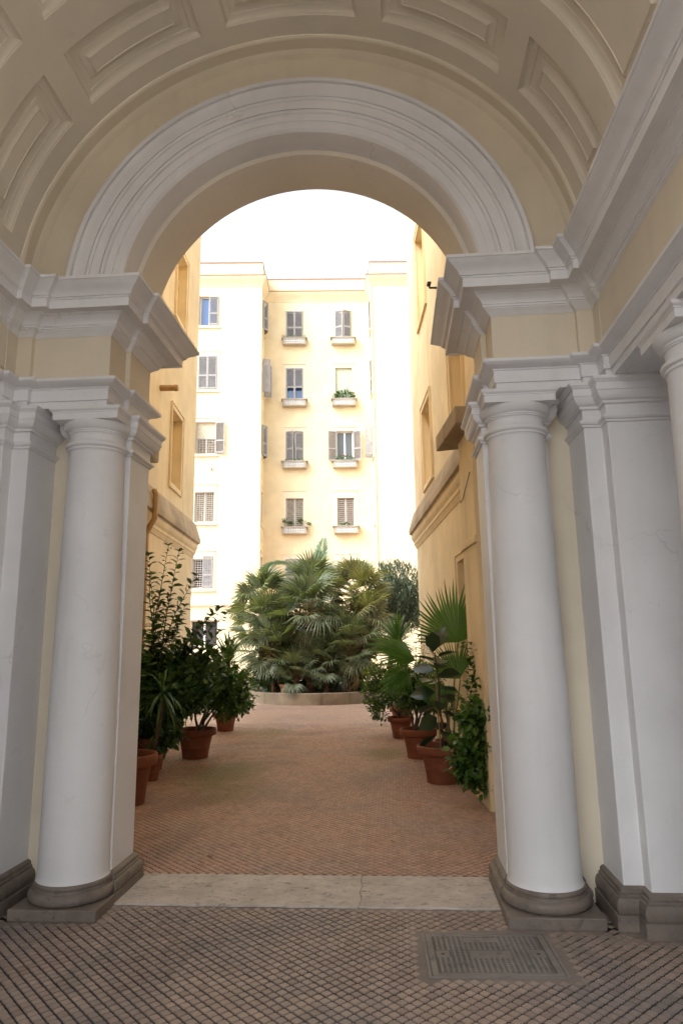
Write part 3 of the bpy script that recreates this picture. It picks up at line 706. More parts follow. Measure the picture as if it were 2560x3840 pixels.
def win(fmap, u0, u1, z0, z1, surround=True, casement='glass', shut=(), grl=None, blind=None, box=False, hood=False, sill=True, lowopen=False):
    mb = MB(AT)
    if surround:
        w_ = .13
        fbox(mb, fmap, u0-w_, u0-.001, -.01, .018, z0-.1, z1+.2); fbox(mb, fmap, u1+.001, u1+w_, -.01, .018, z0-.1, z1+.2)
        fbox(mb, fmap, u0-w_, u1+w_, -.01, .020, z1+.001, z1+.22); fbox(mb, fmap, u0-w_-.02, u1+w_+.02, -.01, .055, z1+.22, z1+.26)
    if sill: fbox(mb, fmap, u0-.16, u1+.16, -.02, .07, z0-.16, z0-.10); fbox(mb, fmap, u0-.12, u1+.12, -.02, .03, z0-.10, z0-.002)
    if not surround and not sill: fbox(mb, fmap, u0-.05, u1+.05, -.02, .03, z1+.001, z1+.05)
    wo = mb.build('window', M['facade_trim'], ab)
    mb = MB(AT); frame_rect(mb, fmap, u0, u1, z0, z1, .06, -.20, -.14); fbox(mb, fmap, (u0+u1)/2-.045, (u0+u1)/2+.045, -.20, -.135, z0+.06, z1-.06)
    mb.build('casement', M['whitewood'], wo)
    mb = MB(AT); mb.add([fmap(u0, -.18, z0), fmap(u1, -.18, z0), fmap(u1, -.18, z1), fmap(u0, -.18, z1)], [(0, 1, 2, 3)]); mb.build('pane', M[casement], wo)
    if blind:
        m_, fr = blind; zz = z1-(z1-z0)*fr; mb = MB(AT); n = int((z1-zz)/.055)
        for i in range(n):
            p = (z1-zz)/n; fbox(mb, fmap, u0+.01, u1-.01, -.115-.01*(i % 2), -.10, zz+p*i, zz+p*(i+.9))
        tag(mb.build('blind', M[m_], wo), kind=None)
    if hood: mb = MB(AT); fbox(mb, fmap, u0, u1, -.10, .03, z1-.17, z1-.003); mb.build('blind_box', M['facade_trim'], wo)
    if grl: mb = MB(AT); grille(mb, fmap, u0+.01, u1-.01, z0+.01, z0+(z1-z0)*grl[2], grl[0], grl[1], -.05); mb.build('grille', M['grille'], wo)
    hw = (u1-u0)/2-.005
    for (hand, ang) in shut:
        mb = MB(AT); hu = u0+.004 if hand > 0 else u1-.004
        shutter(mb, fmap, hu, hw, z0+.01, z1-.01, ang, hand, lowopen=lowopen); mb.build('shutter', M['shutter'], wo)
    if box:
        mb = MB(AT); c = (u0+u1)/2; h2 = .72; zt = z0-.02; zb = zt-.40; D_ = .36
        # trough with a pierced front
        def tr(z, k): hh = h2-.085*k; oo = D_-.05*k; return [fmap(c-hh, 0, z), fmap(c+hh, 0, z), fmap(c+hh, oo, z), fmap(c-hh, oo, z)]
        mb.add(tr(zb, 1)+tr(zb+.07, .75), [(0, 1, 2, 3), (0, 1, 5, 4), (1, 2, 6, 5), (2, 3, 7, 6), (3, 0, 4, 7), (4, 5, 6, 7)])
        mb.add(tr(zt-.05, .12)+tr(zt, 0), [(0, 1, 2, 3), (0, 1, 5, 4), (1, 2, 6, 5), (2, 3, 7, 6), (3, 0, 4, 7), (4, 5, 6, 7)])
        for sg in (-1, 1):
            fbox(mb, fmap, *sorted((c+sg*.64, c+sg*.50)), .02, D_-.05, zb+.07, zt-.05)
            fbox(mb, fmap, *sorted((c+sg*.64, c+sg*.62)), .0, D_-.05, zb+.07, zt-.05)
        bo = mb.build('window_box', M['concrete'], wo)
        mb = MB(AT); fbox(mb, fmap, c-.50, c+.50, .02, D_-.10, zb+.071, zt-.051); mb.build('shade', M['olive'], wo)
        mb = MB(AT); n = 8; p = 1.0/n; za, zc_ = zb+.072, zt-.052; o0, o1 = D_-.10, D_-.052
        for i in range(n+1): fbox(mb, fmap, max(c-.5, c-.5+p*i-.018), min(c+.5, c-.5+p*i+.018), o0, o1, za, zc_)
        for za_, zb_ in ((za, za+.03), (zc_-.03, zc_)): fbox(mb, fmap, c-.5, c+.5, o0, o1-.002, za_, zb_)
        for i in range(n):
            q = c-.5+p*(i+.5); zm = (za+zc_)/2
            fbox(mb, fmap, q-.012, q+.012, o0, o1-.004, za, zc_); fbox(mb, fmap, q-.05, q+.05, o0, o1-.005, zm-.014, zm+.014)
        tag(mb.build('pierced_blocks', M['whitewood'], wo), kind='stuff')
    return wo
r1, r2, r3, r4, r5 = ROWS
win(f_front, *LWU, *r1, surround=False, casement='glass_sky', shut=((1, 150), (-1, 0)))
win(f_front, *LWU, *r2, surround=True, shut=((1, 0), (-1, 0)))
win(f_front, *LWU, *r3, shut=((1, 112), (-1, 172)), blind=('blind', .52), grl=(6, 9, .5), casement='dimroom')
win(f_front, *LWU, *r4, casement='dimroom', grl=(8, 16, 1.0), hood=True)
win(f_front, *LWU, *r5, shut=((1, 165), (-1, 0)), grl=(8, 14, 1.0), casement='dark', hood=True)
win(f_front, -6.8, -5.46, 1.5, 2.75, surround=False, sill=False, casement='dark')
win(f_rec, *AU, *r1, surround=False, sill=False, shut=((1, 0), (-1, 0)), box=True, casement='dark')
win(f_rec, *BU, *r1, surround=False, sill=False, shut=((1, 20), (-1, 20)), box=True, casement='dark')
win(f_rec, *AU, *r2, sill=False, shut=((1, 0), (-1, 0)), box=True, casement='glass_sky', lowopen=True)
win(f_rec, *BU, *r2, sill=False, blind=('blindg', .98), box=True)
win(f_rec, *AU, *r3, sill=False, shut=((1, 26), (-1, 26)), box=True, casement='dark')
win(f_rec, *BU, *r3, sill=False, shut=((1, 165), (-1, 158)), box=True, casement='glass')
win(f_rec, *AU, *r4, sill=False, grl=(8, 15, .95), box=True, casement='dimroom', hood=True)
win(f_rec, *BU, *r4, sill=False, grl=(8, 15, .95), box=True, casement='roomred', hood=True)
win(f_rec, *AU, *r5, shut=((1, 0), (-1, 0)), casement='dark', hood=True)
win(f_rec, *BU, *r5, blind=('curtain', .95), hood=True)
for i, r_ in enumerate(ROWS):
    if i in (0, 2): win(f_retl, *RET, *r_, surround=False, shut=((1, 35), (-1, 30)), casement='dark')
    elif i == 1: win(f_retl, *RET, *r_, surround=False, shut=((1, 80), (-1, 105)), casement='dark')
    else: win(f_retl, *RET, *r_, surround=True, grl=(7, 14, 1.), casement='curtain')
    if i == 2: win(f_retr, *RET, *r_, surround=False, shut=((1, 85), (-1, 75)), casement='dark')
    elif i < 2: win(f_retr, *RET, *r_, surround=False, shut=((1, 6), (-1, 8)), casement='dark')
    else: win(f_retr, *RET, *r_, surround=False, grl=(7, 14, 1.), casement='dark')
mb = MB(AT); mb.tube([(NR+.05, S1-.03, 20.4), (NR+.05, S1-.03, .1)], .012, 6); mb.build('cable', M['redtile'], ab)
# ------------------------------------------------------------------ foliage builders
def norm(a): return a/np.maximum(np.linalg.norm(a, axis=-1, keepdims=True), 1e-9)
def leaf_mesh(name, P, D, U, L, W, mat, fold=.25, curl=.25, wid=(.75, 1.0), segs=None):
    """many leaves as one mesh; P base points, D directions, U up hints, L lengths, W half widths"""
    P = np.asarray(P, float); D = norm(np.asarray(D, float)); n = len(P)
    S = norm(np.cross(D, U)); bad = np.linalg.norm(np.cross(D, U), axis=1) < 1e-3; S[bad] = (1, 0, 0)
    Nn = np.cross(S, D); L = np.broadcast_to(np.asarray(L, float), (n,))[:, None]; W = np.broadcast_to(np.asarray(W, float), (n,))[:, None]
    cu = np.broadcast_to(np.asarray(curl, float), (n,))[:, None]
    def pt(t, s, k=1.): return P+D*L*t+S*W*s+Nn*(W*fold*abs(s)*k-L*cu*t*t)
    V = np.stack([pt(0, 0), pt(.30, -wid[0]), pt(.32, 0), pt(.30, wid[0]), pt(.66, -wid[1]*.86), pt(.68, 0), pt(.66, wid[1]*.86), pt(1, 0)], 1)
    tri = np.array([(0, 2, 1), (0, 3, 2), (5, 7, 4), (5, 6, 7)]); quad = np.array([(1, 2, 5, 4), (2, 3, 6, 5)])
    o = (np.arange(n)*8)[:, None, None]
    F = (tri[None]+o).reshape(-1, 3).tolist()+(quad[None]+o).reshape(-1, 4).tolist()
    me = bpy.data.meshes.new(name); me.from_pydata(V.reshape(-1, 3).tolist(), [], F); me.materials.append(mat)
    me.polygons.foreach_set('use_smooth', [True]*len(me.polygons)); me.update()
    return me
def rdir(n, up=0.):
    v = RNG.normal(size=(n, 3)); v[:, 2] += up; return norm(v)
POT = [(.0, .0), (.60, .0), (.62, .01), (.68, .34), (.685, .35), (.70, .36), (.695, .375), (.80, .72), (.81, .725), (.86, .76), (.98, .78), (1.0, .80), (1.01, .90), (1.0, .98), (.975, 1.0), (.93, 1.0), (.90, .97), (.88, .90), (.86, .86)]
def pot_parts(t, r_, h_, mat='terra'):
    mb = MB(); mb.lathe([(a*r_, z*h_) for a, z in POT], seg=40); p = mb.build('pot', M[mat], t, 35)
    mb = MB(); n = 24; rr = r_*.868
    vs = [(0, 0, h_*.885)]+[(rr*math.cos(2*math.pi*i/n), rr*math.sin(2*math.pi*i/n), h_*(.86+.01*math.sin(i*2.1))) for i in range(n)]
    mb.add(vs, [(0, 1+i, 1+(i+1) % n) for i in range(n)]); mb.build('soil', M['earth'], t, 60)
    return p
def potted(name, lab, loc, r_, h_, group='terracotta pots with plants lining the courtyard'):
    t = empty(name, (loc[0], loc[1], .006), 0, lab, 'potted plant', group); t['kind'] = 'thing'
    pot_parts(t, r_, h_); return t
def stems(t, lines, name='stem', mat='bark'):
    for pts, r0, r1_ in lines:
        mb = MB(); n = len(pts); mb.tube(pts, [r0+(r1_-r0)*i/(n-1) for i in range(n)], 7); mb.build(name, M[mat], t, 60)
def curve(a, b_, bow, n=7):
    a, b_ = np.array(a, float), np.array(b_, float); out = []
    for i in range(n):
        k = i/(n-1); out.append(tuple(a+(b_-a)*k+np.array(bow)*math.sin(k*math.pi)+RNG.normal(0, .008, 3)*(0 < i < n-1)))
    return out
def ball_foliage(t, mat, lobes, n, L=.075, W=.02, thick=.45):
    """leaf clumps filling several lobes (centre, radii), denser toward the surface"""
    P, D = [], []
    per = [max(1, int(n*(l[1][0]*l[1][1]*l[1][2])**(2/3)/sum((q[1][0]*q[1][1]*q[1][2])**(2/3) for q in lobes))) for l in lobes]
    for (c, r_), m_ in zip(lobes, per):
        # twig clumps: leaves gather around twig tips
        k = max(8, m_//9); d = rdir(k); rad = (1-thick*RNG.random(k)**1.6)[:, None]
        tip = np.array(c)+d*np.array(r_)*rad*(1+RNG.normal(0, .07, (k, 1)))
        idx = RNG.integers(0, k, m_)
        P.append(tip[idx]+RNG.normal(0, .032, (m_, 3))); D.append(norm(d[idx]*.7+RNG.normal(0, .7, (m_, 3))+np.array([0, 0, .15])))
    P = np.concatenate(P); D = np.concatenate(D); n = len(P)
    U = norm(np.array([0, 0, 1.])+RNG.normal(0, .45, (n, 3)))
    me = leaf_mesh('foliage', P, D, U, L*(.7+.6*RNG.random(n)), W*(.75+.5*RNG.random(n)), mat, .3, .12+.2*RNG.random(n))
    o = link('foliage', me, None, t); o['kind'] = 'stuff'; return o
def shoot_foliage(t, mat, shoots, step=.045, L=.12, W=.028, droop=.35, tuft=True, bare=0.):
    """leafy shoots: alternate leaves along each stem"""
    P, D, U, LL = [], [], [], []
    for pts in shoots:
        pts = np.array(pts); seg = np.linalg.norm(np.diff(pts, axis=0), axis=1); cum = np.r_[0, np.cumsum(seg)]; tot = cum[-1]
        s_ = tot*bare; a = RNG.random()*6.28
        while s_ < tot:
            i = min(np.searchsorted(cum, s_, 'right')-1, len(seg)-1); k = (s_-cum[i])/seg[i]
            p = pts[i]+(pts[i+1]-pts[i])*k; ax = norm(pts[i+1]-pts[i]); a += 2.4+RNG.normal(0, .3)
            o = norm(np.cross(ax, (math.cos(a), math.sin(a), .3)))
            up = .55*(s_/tot)
            P.append(p); D.append(norm(o+ax*(.35+up*.5)+np.array([0, 0, .1]))); U.append((0, 0, 1)); LL.append(L*(.65+.6*RNG.random())*(1-.35*(s_/tot)**3))
            s_ += step*(.7+.6*RNG.random())
        if tuft:
            for q in range(5):
                a = q*1.257+RNG.random(); P.append(pts[-1]); D.append(norm(np.array([math.cos(a), math.sin(a), .9]))); U.append((0, 0, 1)); LL.append(L*.6)
    n = len(P); U = norm(np.array(U, float)+RNG.normal(0, .3, (n, 3)))
    me = leaf_mesh('foliage', P, D, U, np.array(LL), W*(np.array(LL)/L), mat, .35, droop*(.5+RNG.random(n)))
    o = link('foliage', me, None, t); o['kind'] = 'stuff'; return o
def strap_mesh(name, n, L, W, mat, emin=-35, emax=85, arch=.5, seed=0, base=(0, 0, 0), flat=.25):
    """rosette of strap leaves, each a folded, arching ribbon"""
    rg = np.random.default_rng(seed); mb = MB(); S = 7
    for i in range(n):
        az = i*2.39996+rg.normal(0, .2); el = R(emin+(emax-emin)*((i+.5)/n)**.8)+rg.normal(0, .08)
        l = L*(.75+.4*rg.random()); wd = W*(.8+.4*rg.random())
        h = np.array([math.cos(az), math.sin(az), 0.]); sd = np.array([-math.sin(az), math.cos(az), 0.])
        p = np.array(base, float)+np.array([0, 0, .06*(i/n)]); e = el; vs = []
        for k in range(S+1):
            tt = k/S; ww = wd*(.55+1.1*tt if tt < .4 else max(.02, 1.0-((tt-.4)/.6)**1.7))
            dr = h*math.cos(e)+np.array([0, 0, 1])*math.sin(e); up = np.cross(sd, dr)*-1
            vs += [tuple(p-sd*ww+up*ww*flat), tuple(p), tuple(p+sd*ww+up*ww*flat)]
            p = p+dr*l/S; e -= arch*(.4+.9*tt)/S*(1.0 if el > -.3 else .4)*(.6+.8*rg.random())*1.8
        fs = []
        for k in range(S): fs += [(3*k, 3*k+1, 3*k+4, 3*k+3), (3*k+1, 3*k+2, 3*k+5, 3*k+4)]
        mb.add(vs, fs)
    return mb.mesh(name, mat, 180)
def fan_mesh(name, n, spread, fused, mats, droop=.25, pet=.9, seed=0, width=1.0, petr=.008, cup=.15):
    """fan leaf: petiole along +Y from the origin, hub at y=pet, pleated blade of unit radius"""
    rg = np.random.default_rng(seed); mb = MB()
    mb.tube([(0, 0, 0), (0, pet*.5, .03*pet), (0, pet, 0)], [petr*1.5, petr, petr*.8], 5, 1)
    st = 2*spread/n
    for i in range(n):
        a = -spread+st*(i+.5); l = (1-.22*abs(a/spread)**2)*(.92+.14*rg.random()); da = st*.5*width
        dr = np.array([math.sin(a), math.cos(a), 0]); dl = np.array([math.sin(a-da), math.cos(a-da), 0]); dR = np.array([math.sin(a+da), math.cos(a+da), 0])
        tw = rg.normal(0, .03); sag = droop*(.6+.8*rg.random())
        hub = np.array([0, pet, 0])
        def z(r_): return cup*r_-sag*max(0, r_-.35)**2*1.9
        vs = [hub, hub+dl*fused*l+[0, 0, z(fused)+.025], hub+dr*fused*l+[0, 0, z(fused)-.012], hub+dR*fused*l+[0, 0, z(fused)+.025]]
        sd = np.array([dr[1], -dr[0], 0]); wf = math.sin(da)*fused*l
        for r_, kw in ((fused+(1-fused)*.5, .62),):
            c = hub+dr*r_*l; vs += [c-sd*wf*kw+[tw*.5, 0, z(r_)+.015], c+[tw*.5, 0, z(r_)-.004], c+sd*wf*kw+[tw*.5, 0, z(r_)+.015]]
        vs.append(hub+dr*l+[tw, 0, z(1.)])
        mb.add([tuple(v) for v in vs], [(0, 2, 1), (0, 3, 2), (1, 2, 5, 4), (2, 3, 6, 5), (4, 5, 7), (5, 6, 7)], 0)
    return mb.mesh(name, mats, 180)
def frond_matrix(loc, d, roll, size, upv=(0, 0, 1)):
    y = Vector(d).normalized(); x = y.cross(Vector(upv))
    if x.length < 1e-3: x = Vector((1, 0, 0))
    x.normalize(); z = x.cross(y); m_ = Matrix((x, y, z)).transposed().to_4x4()
    return Matrix.Translation(loc) @ m_ @ Matrix.Rotation(roll, 4, 'Y') @ Matrix.Diagonal((size, size, size, 1))

# ------------------------------------------------------------------ potted plants, left side
t = potted('potted_shrub', 'large terracotta pot half hidden by left jamb, holding a dark leafy shrub', (-2.2, 7.1), .318, .49)
sh = [curve((RNG.uniform(-.08, .08), RNG.uniform(-.08, .08), .43), (RNG.uniform(-.32, .12), RNG.uniform(-.15, .4), RNG.uniform(1.3, 2.25)), RNG.normal(0, .06, 3)) for i in range(7)]
stems(t, [(p, .014, .003) for p in sh]); shoot_foliage(t, M['lf_gloss'], sh, .030, .16, .046, .3, bare=.2)
t = potted('potted_strap_plant', 'slender terracotta pot with drooping strap leaves on a thin stem', (-2.36, 8.3), .135, .30)
stp = curve((0, 0, .26), (.16, -.15, 1.02), (.03, 0, 0)); stems(t, [(stp, .022, .018)])
o = link('foliage', strap_mesh('strap_leaves', 34, .50, .016, M['lf_strap'], -75, 60, 1.0, 3, (.16, -.15, 1.0)), None, t)
o = link('foliage', strap_mesh('strap_leaves', 12, .32, .015, M['lf_strap'], 0, 70, .8, 5, (-.03, -.02, .28)), None, t)
t = potted('potted_tall_shrub', 'tall glossy shrub with upright leafy shoots beside the left ochre wall', (-2.62, 8.95), .26, .42)
sh = []
tops = [(-2.50, 2.95), (-2.34, 2.86), (-2.09, 2.52), (-2.66, 2.78), (-1.62, 1.98), (-1.82, 1.96), (-2.75, 2.55), (-2.2, 2.1), (-2.45, 2.25), (-1.95, 1.85), (-1.7, 1.75), (-2.55, 2.3), (-2.3, 1.9), (-2.05, 1.7), (-1.55, 1.62), (-2.6, 1.9), (-2.42, 1.7), (-1.85, 1.55), (-2.15, 1.5)]+[(RNG.uniform(-2.8, -1.6), RNG.uniform(1.4, 2.15)) for _ in range(14)]
for (x, z) in tops:
    b0 = np.array([RNG.uniform(-.1, .1), RNG.uniform(-.1, .1), .36]); tp = np.array([x+2.62+RNG.normal(0, .02), RNG.uniform(-.25, .15), z])
    bw = np.array([-.25*(tp[0]-b0[0]), 0, .05])
    sh.append(curve(b0, tp, bw, 9))
stems(t, [(p, .015, .002) for p in sh]); shoot_foliage(t, M['lf_gloss'], sh, .034, .150, .044, .35, bare=.10)
lob = [((.25, 0, 1.15), (.42, .32, .36)), ((.62, -.02, 1.22), (.34, .3, .30)), ((.1, -.05, .85), (.36, .3, .3))]
lob += [((-.12, -.2, 1.25), (.34, .3, .34)), ((.05, -.2, .6), (.45, .3, .3)), ((.35, -.25, .9), (.4, .3, .35)), ((-.25, -.1, .9), (.3, .3, .4))]
ball_foliage(t, M['lf_gloss'], lob, 3800, .13, .036, .85)
t = potted('potted_round_shrub', 'terracotta pot with a dense round shrub on several stems, left of the path', (-2.29, 9.9), .292, .40)
stems(t, [(curve((.02*i-.03, .02*(i % 2), .33), (.30*math.cos(i*1.3)+.12, .2*math.sin(i*1.3), .92), (.02, .02, 0)), .020, .008) for i in range(6)])
lob = [((.24, 0, 1.08), (.42, .40, .36)), ((.48, -.05, .98), (.36, .36, .32)), ((-.10, .02, .93), (.30, .32, .28)), ((.52, -.05, .76), (.27, .3, .20)), ((.12, -.06, .80), (.42, .34, .16)), ((-.2, -.05, .72), (.2, .25, .14))]
ball_foliage(t, M['lf_ball'], lob, 6500, .066, .020, .6)
t = potted('potted_yucca', 'terracotta pot with spiky yucca farthest along the left row', (-2.59, 12.85), .236, .32)
stems(t, [(curve((0, 0, .27), (.03, 0, 1.22), (.02, 0, 0)), .05, .04)])
link('foliage', strap_mesh('yucca_leaves', 64, .66, .026, M['lf_strap'], -50, 86, .45, 11, (.03, 0, 1.18)), None, t)
link('foliage', strap_mesh('yucca_leaves', 30, .62, .022, M['lf_strap'], -60, 55, .8, 12, (.22, -.1, .72)), None, t)
stems(t, [(curve((.05, 0, .27), (.22, -.1, .74), (.02, 0, 0)), .035, .03)])
ball_foliage(t, M['lf_ball'], [((.15, -.05, .62), (.36, .3, .26))], 900, .06, .017, .7)
# ------------------------------------------------------------------ potted plants, right side
t = potted('potted_rubber_plant', 'nearest terracotta pot on the right, with a staked big leaved rubber plant', (1.105, 8.2), .277, .41)
stems(t, [(curve((.02, 0, .34), (-.03, -.02, 1.46), (.02, 0, 0)), .014, .008), (curve((.06, .03, .34), (.08, .02, 1.05), (.02, 0, 0)), .012, .008)])
stems(t, [([(.0, .03, .34), (-.03, .02, 1.16)], .008, .008)], 'cane', 'cane')
lf = leaf_mesh('leaf', [(0, 0, 0)], [(0, 1, 0)], [(0, 0, 1)], 1, .34, M['lf_rubber'], .22, .12, (.92, 1.05))
bm_ = bmesh.new(); bm_.from_mesh(lf); bmesh.ops.subdivide_edges(bm_, edges=bm_.edges[:], cuts=1, use_grid_fill=True, smooth=.6); bm_.to_mesh(lf); bm_.free(); lf.polygons.foreach_set('use_smooth', [True]*len(lf.polygons))
hs = [.45, .52, .58, .66, .72, .78, .84, .90, .95, 1.0, 1.05, 1.1, 1.14, 1.19, 1.24, 1.28, 1.32, 1.36, 1.40, 1.44, 1.47, 1.50]
for i, z in enumerate(hs):
    az = i*2.4+.5; el = R(-38+65*((z-.45)/1.05)) if z < 1.42 else R(62)
    d = (math.cos(az)*math.cos(el), math.sin(az)*math.cos(el), math.sin(el))
    o = link('leaf', lf, None, t); o.matrix_local = frond_matrix((-.03*(z/1.4)+.025*math.cos(az), .025*math.sin(az), z), d, RNG.normal(0, .5), .26+.06*RNG.random())
t = potted('potted_shrub', 'second terracotta pot on the right, with several bare stems under dark leaves', (.90, 9.85), .258, .395)
sl_ = [curve((.03*i-.08, .02*(i % 3), .34), (.25*math.cos(i*1.4)+.02, .16*math.sin(i*1.4), .98), (0, 0, 0)) for i in range(6)]
stems(t, [(p, .02, .009) for p in sl_])
ball_foliage(t, M['lf_ball'], [((.02, 0, 1.0), (.36, .34, .28)), ((.2, .05, .78), (.3, .3, .2)), ((-.12, -.02, .86), (.28, .3, .2))], 3200, .065, .018, .7)
t = potted('potted_round_shrub', 'terracotta pot farthest along the right row, with a yellow tipped bush', (.67, 11.8), .222, .345)
stems(t, [(curve((.02*i-.03, .02*(i % 2), .29), (.22*math.cos(i*1.5)-.08, .2*math.sin(i*1.5), .78), (0, 0, 0)), .016, .007) for i in range(5)])
ball_foliage(t, M['lf_ball'], [((-.10, 0, .88), (.42, .40, .34)), ((-.32, -.05, .72), (.28, .32, .28)), ((.18, 0, .70), (.30, .34, .26)), ((-.36, -.1, .44), (.16, .2, .12))], 3400, .060, .017, .55)
ball_foliage(t, M['lf_yellow'], [((-.40, -.08, .98), (.22, .26, .20)), ((-.1, -.1, 1.16), (.30, .25, .10)), ((-.5, -.1, .74), (.12, .2, .2))], 620, .055, .016, .4)
sh = [curve((.2, .2, .6), (.30+.06*i, .25, 1.55+.12*(i % 3)), (.03, 0, 0)) for i in range(5)]
shoot_foliage(t, M['lf_yellow'], sh, .03, .085, .022, .3, bare=.5); stems(t, [(p, .006, .002) for p in sh])
# fan palm by the right wall: every leaf a part
t = potted('potted_fan_palm', 'potted palm with large pleated green fan leaves before the right ochre wall', (1.27, 8.95), .19, .36)
fanA = fan_mesh('leaf', 34, R(82), .58, [M['lf_fan'], M['petiole']], .08, .02, 4, .98, .006, .05)
fanB = fan_mesh('leaf', 26, R(62), .55, [M['lf_fan'], M['petiole']], .22, .02, 5, .98, .006, .10)
base = np.array([1.27, 8.95, 0])
def place_fan(hub, tip, normal, size, mesh=fanA):
    hub, tip = np.array(hub), np.array(tip); d = tip-hub
    o = link('leaf', mesh, None, t); o.matrix_local = frond_matrix(tuple(hub-base), d, 0, size, normal)
    b0 = np.array([RNG.uniform(-.04, .04), RNG.uniform(-.04, .04), .33]); h_ = hub-base
    mid = (b0+h_)/2+np.array([.02, 0, .10])
    mb = MB(); mb.tube([tuple(b0), tuple(b0*.6+mid*.4+np.array([0, 0, .08])), tuple(mid), tuple(mid*.4+h_*.6), tuple(h_)], [.011, .010, .009, .008, .007], 7); mb.build('petiole', M['petiole'], t, 60)
place_fan((1.375, 8.40, 1.555), (1.28, 8.46, 2.28), (-.62, -1, .1), .78)
place_fan((.868, 8.62, 1.352), (.25, 8.50, 1.60), (.15, -.5, .9), .68, fanB)
place_fan((1.40, 8.62, 1.12), (1.15, 8.7, 1.62), (-.3, -1, .2), .52, fanB)
place_fan((.80, 8.75, 1.20), (.42, 8.6, 1.0), (.1, -.4, .9), .5, fanB)
place_fan((1.2, 9.1, 1.05), (1.05, 8.9, .75), (0, -.9, .4), .42)
t = potted('potted_leafy_shrub', 'glossy leafy bush leaning out from behind the right jamb', (1.565, 6.95), .11, .24)
sh = []
for (x, y, z) in [(1.52, 7.3, 1.72), (1.58, 7.45, 1.5), (1.40, 7.3, 1.35), (1.45, 7.2, 1.12), (1.30, 7.25, .95), (1.24, 7.2, .80), (1.35, 7.15, .66), (1.28, 7.1, .52), (1.17, 7.1, .34), (1.22, 7.0, .22), (1.4, 6.9, .16), (1.55, 7.0, .9), (1.57, 7.2, 1.2), (1.5, 6.9, .5), (1.42, 7.35, 1.55), (1.34, 7.3, 1.15)]:
    b0 = np.array([RNG.uniform(-.05, .05), RNG.uniform(-.05, .05), .21]); sh.append(curve(b0, np.array([x-1.565, y-6.95, z]), (.02, 0, .06), 8))
stems(t, [(p, .010, .002) for p in sh]); shoot_foliage(t, M['lf_ball'], sh+[[tuple(np.array(q)+RNG.normal(0, .05, 3)) for q in pp_] for pp_ in sh], .020, .095, .030, .25, bare=.2)
ball_foliage(t, M['lf_ball'], [((-.13, .1, .72), (.2, .22, .42)), ((-.22, .1, .45), (.2, .22, .25))], 1500, .09, .028, .9)
t = potted('potted_dracaena', 'tall spiky green yucca standing by the end of the right wing', (.70, 13.6), .24, .36)
stems(t, [(curve((0, 0, .3), (-.04, 0, 1.5), (.02, 0, 0)), .045, .035)])
link('foliage', strap_mesh('yucca_leaves', 80, .60, .030, M['lf_strap'], -35, 88, .30, 21, (-.04, 0, 1.52)), None, t)
link('foliage', strap_mesh('yucca_leaves', 40, .55, .026, M['lf_strap'], -40, 70, .5, 22, (.02, 0, 1.15)), None, t)

# ------------------------------------------------------------------ planted bed with palms
PC = (-1.6, 20.9); PRX, PRY = 2.42, 3.1
bed = empty('planter', (PC[0], PC[1], 0), 0, 'low curved stone planting bed under the palms', 'planter'); bed['kind'] = 'thing'
mb = MB(); n = 72; kp = [(1.0, 0), (1.0, .29), (.992, .305), (.94, .305), (.93, .29), (.93, .15)]; vs_ = []
for i in range(n):
    a = 2*math.pi*i/n
    for r_, z in kp: vs_.append(((PRX-(1-r_)*2.6)*math.cos(a), (PRY-(1-r_)*2.6)*math.sin(a), z))
k = len(kp); mb.add(vs_, [(i*k+j, ((i+1) % n)*k+j, ((i+1) % n)*k+j+1, i*k+j+1) for i in range(n) for j in range(k-1)])
mb.build('kerb', M['kerb'], bed, 40)
mb = MB(); mb.add([(0, 0, .3)]+[((PRX-.15)*math.cos(2*math.pi*i/n), (PRY-.15)*math.sin(2*math.pi*i/n), .24) for i in range(n)], [(0, 1+i, 1+(i+1) % n) for i in range(n)])
mb.build('soil', M['earth'], bed, 60)
FM = {}
DEAD = fan_mesh('frond', 16, R(60), .5, [M['lf_dead'], M['lf_dead']], .9, .8, 77, .8, .010, .0)
for key, mat in (('g', 'lf_palm'), ('o', 'lf_palm2')):
    FM[key] = [fan_mesh('frond', 22, R(92+10*(i % 3)), .52, [M[mat], M['petiole_red']], .15+.18*i, .95, 30+i, .97, .012, .16) for i in range(4)]
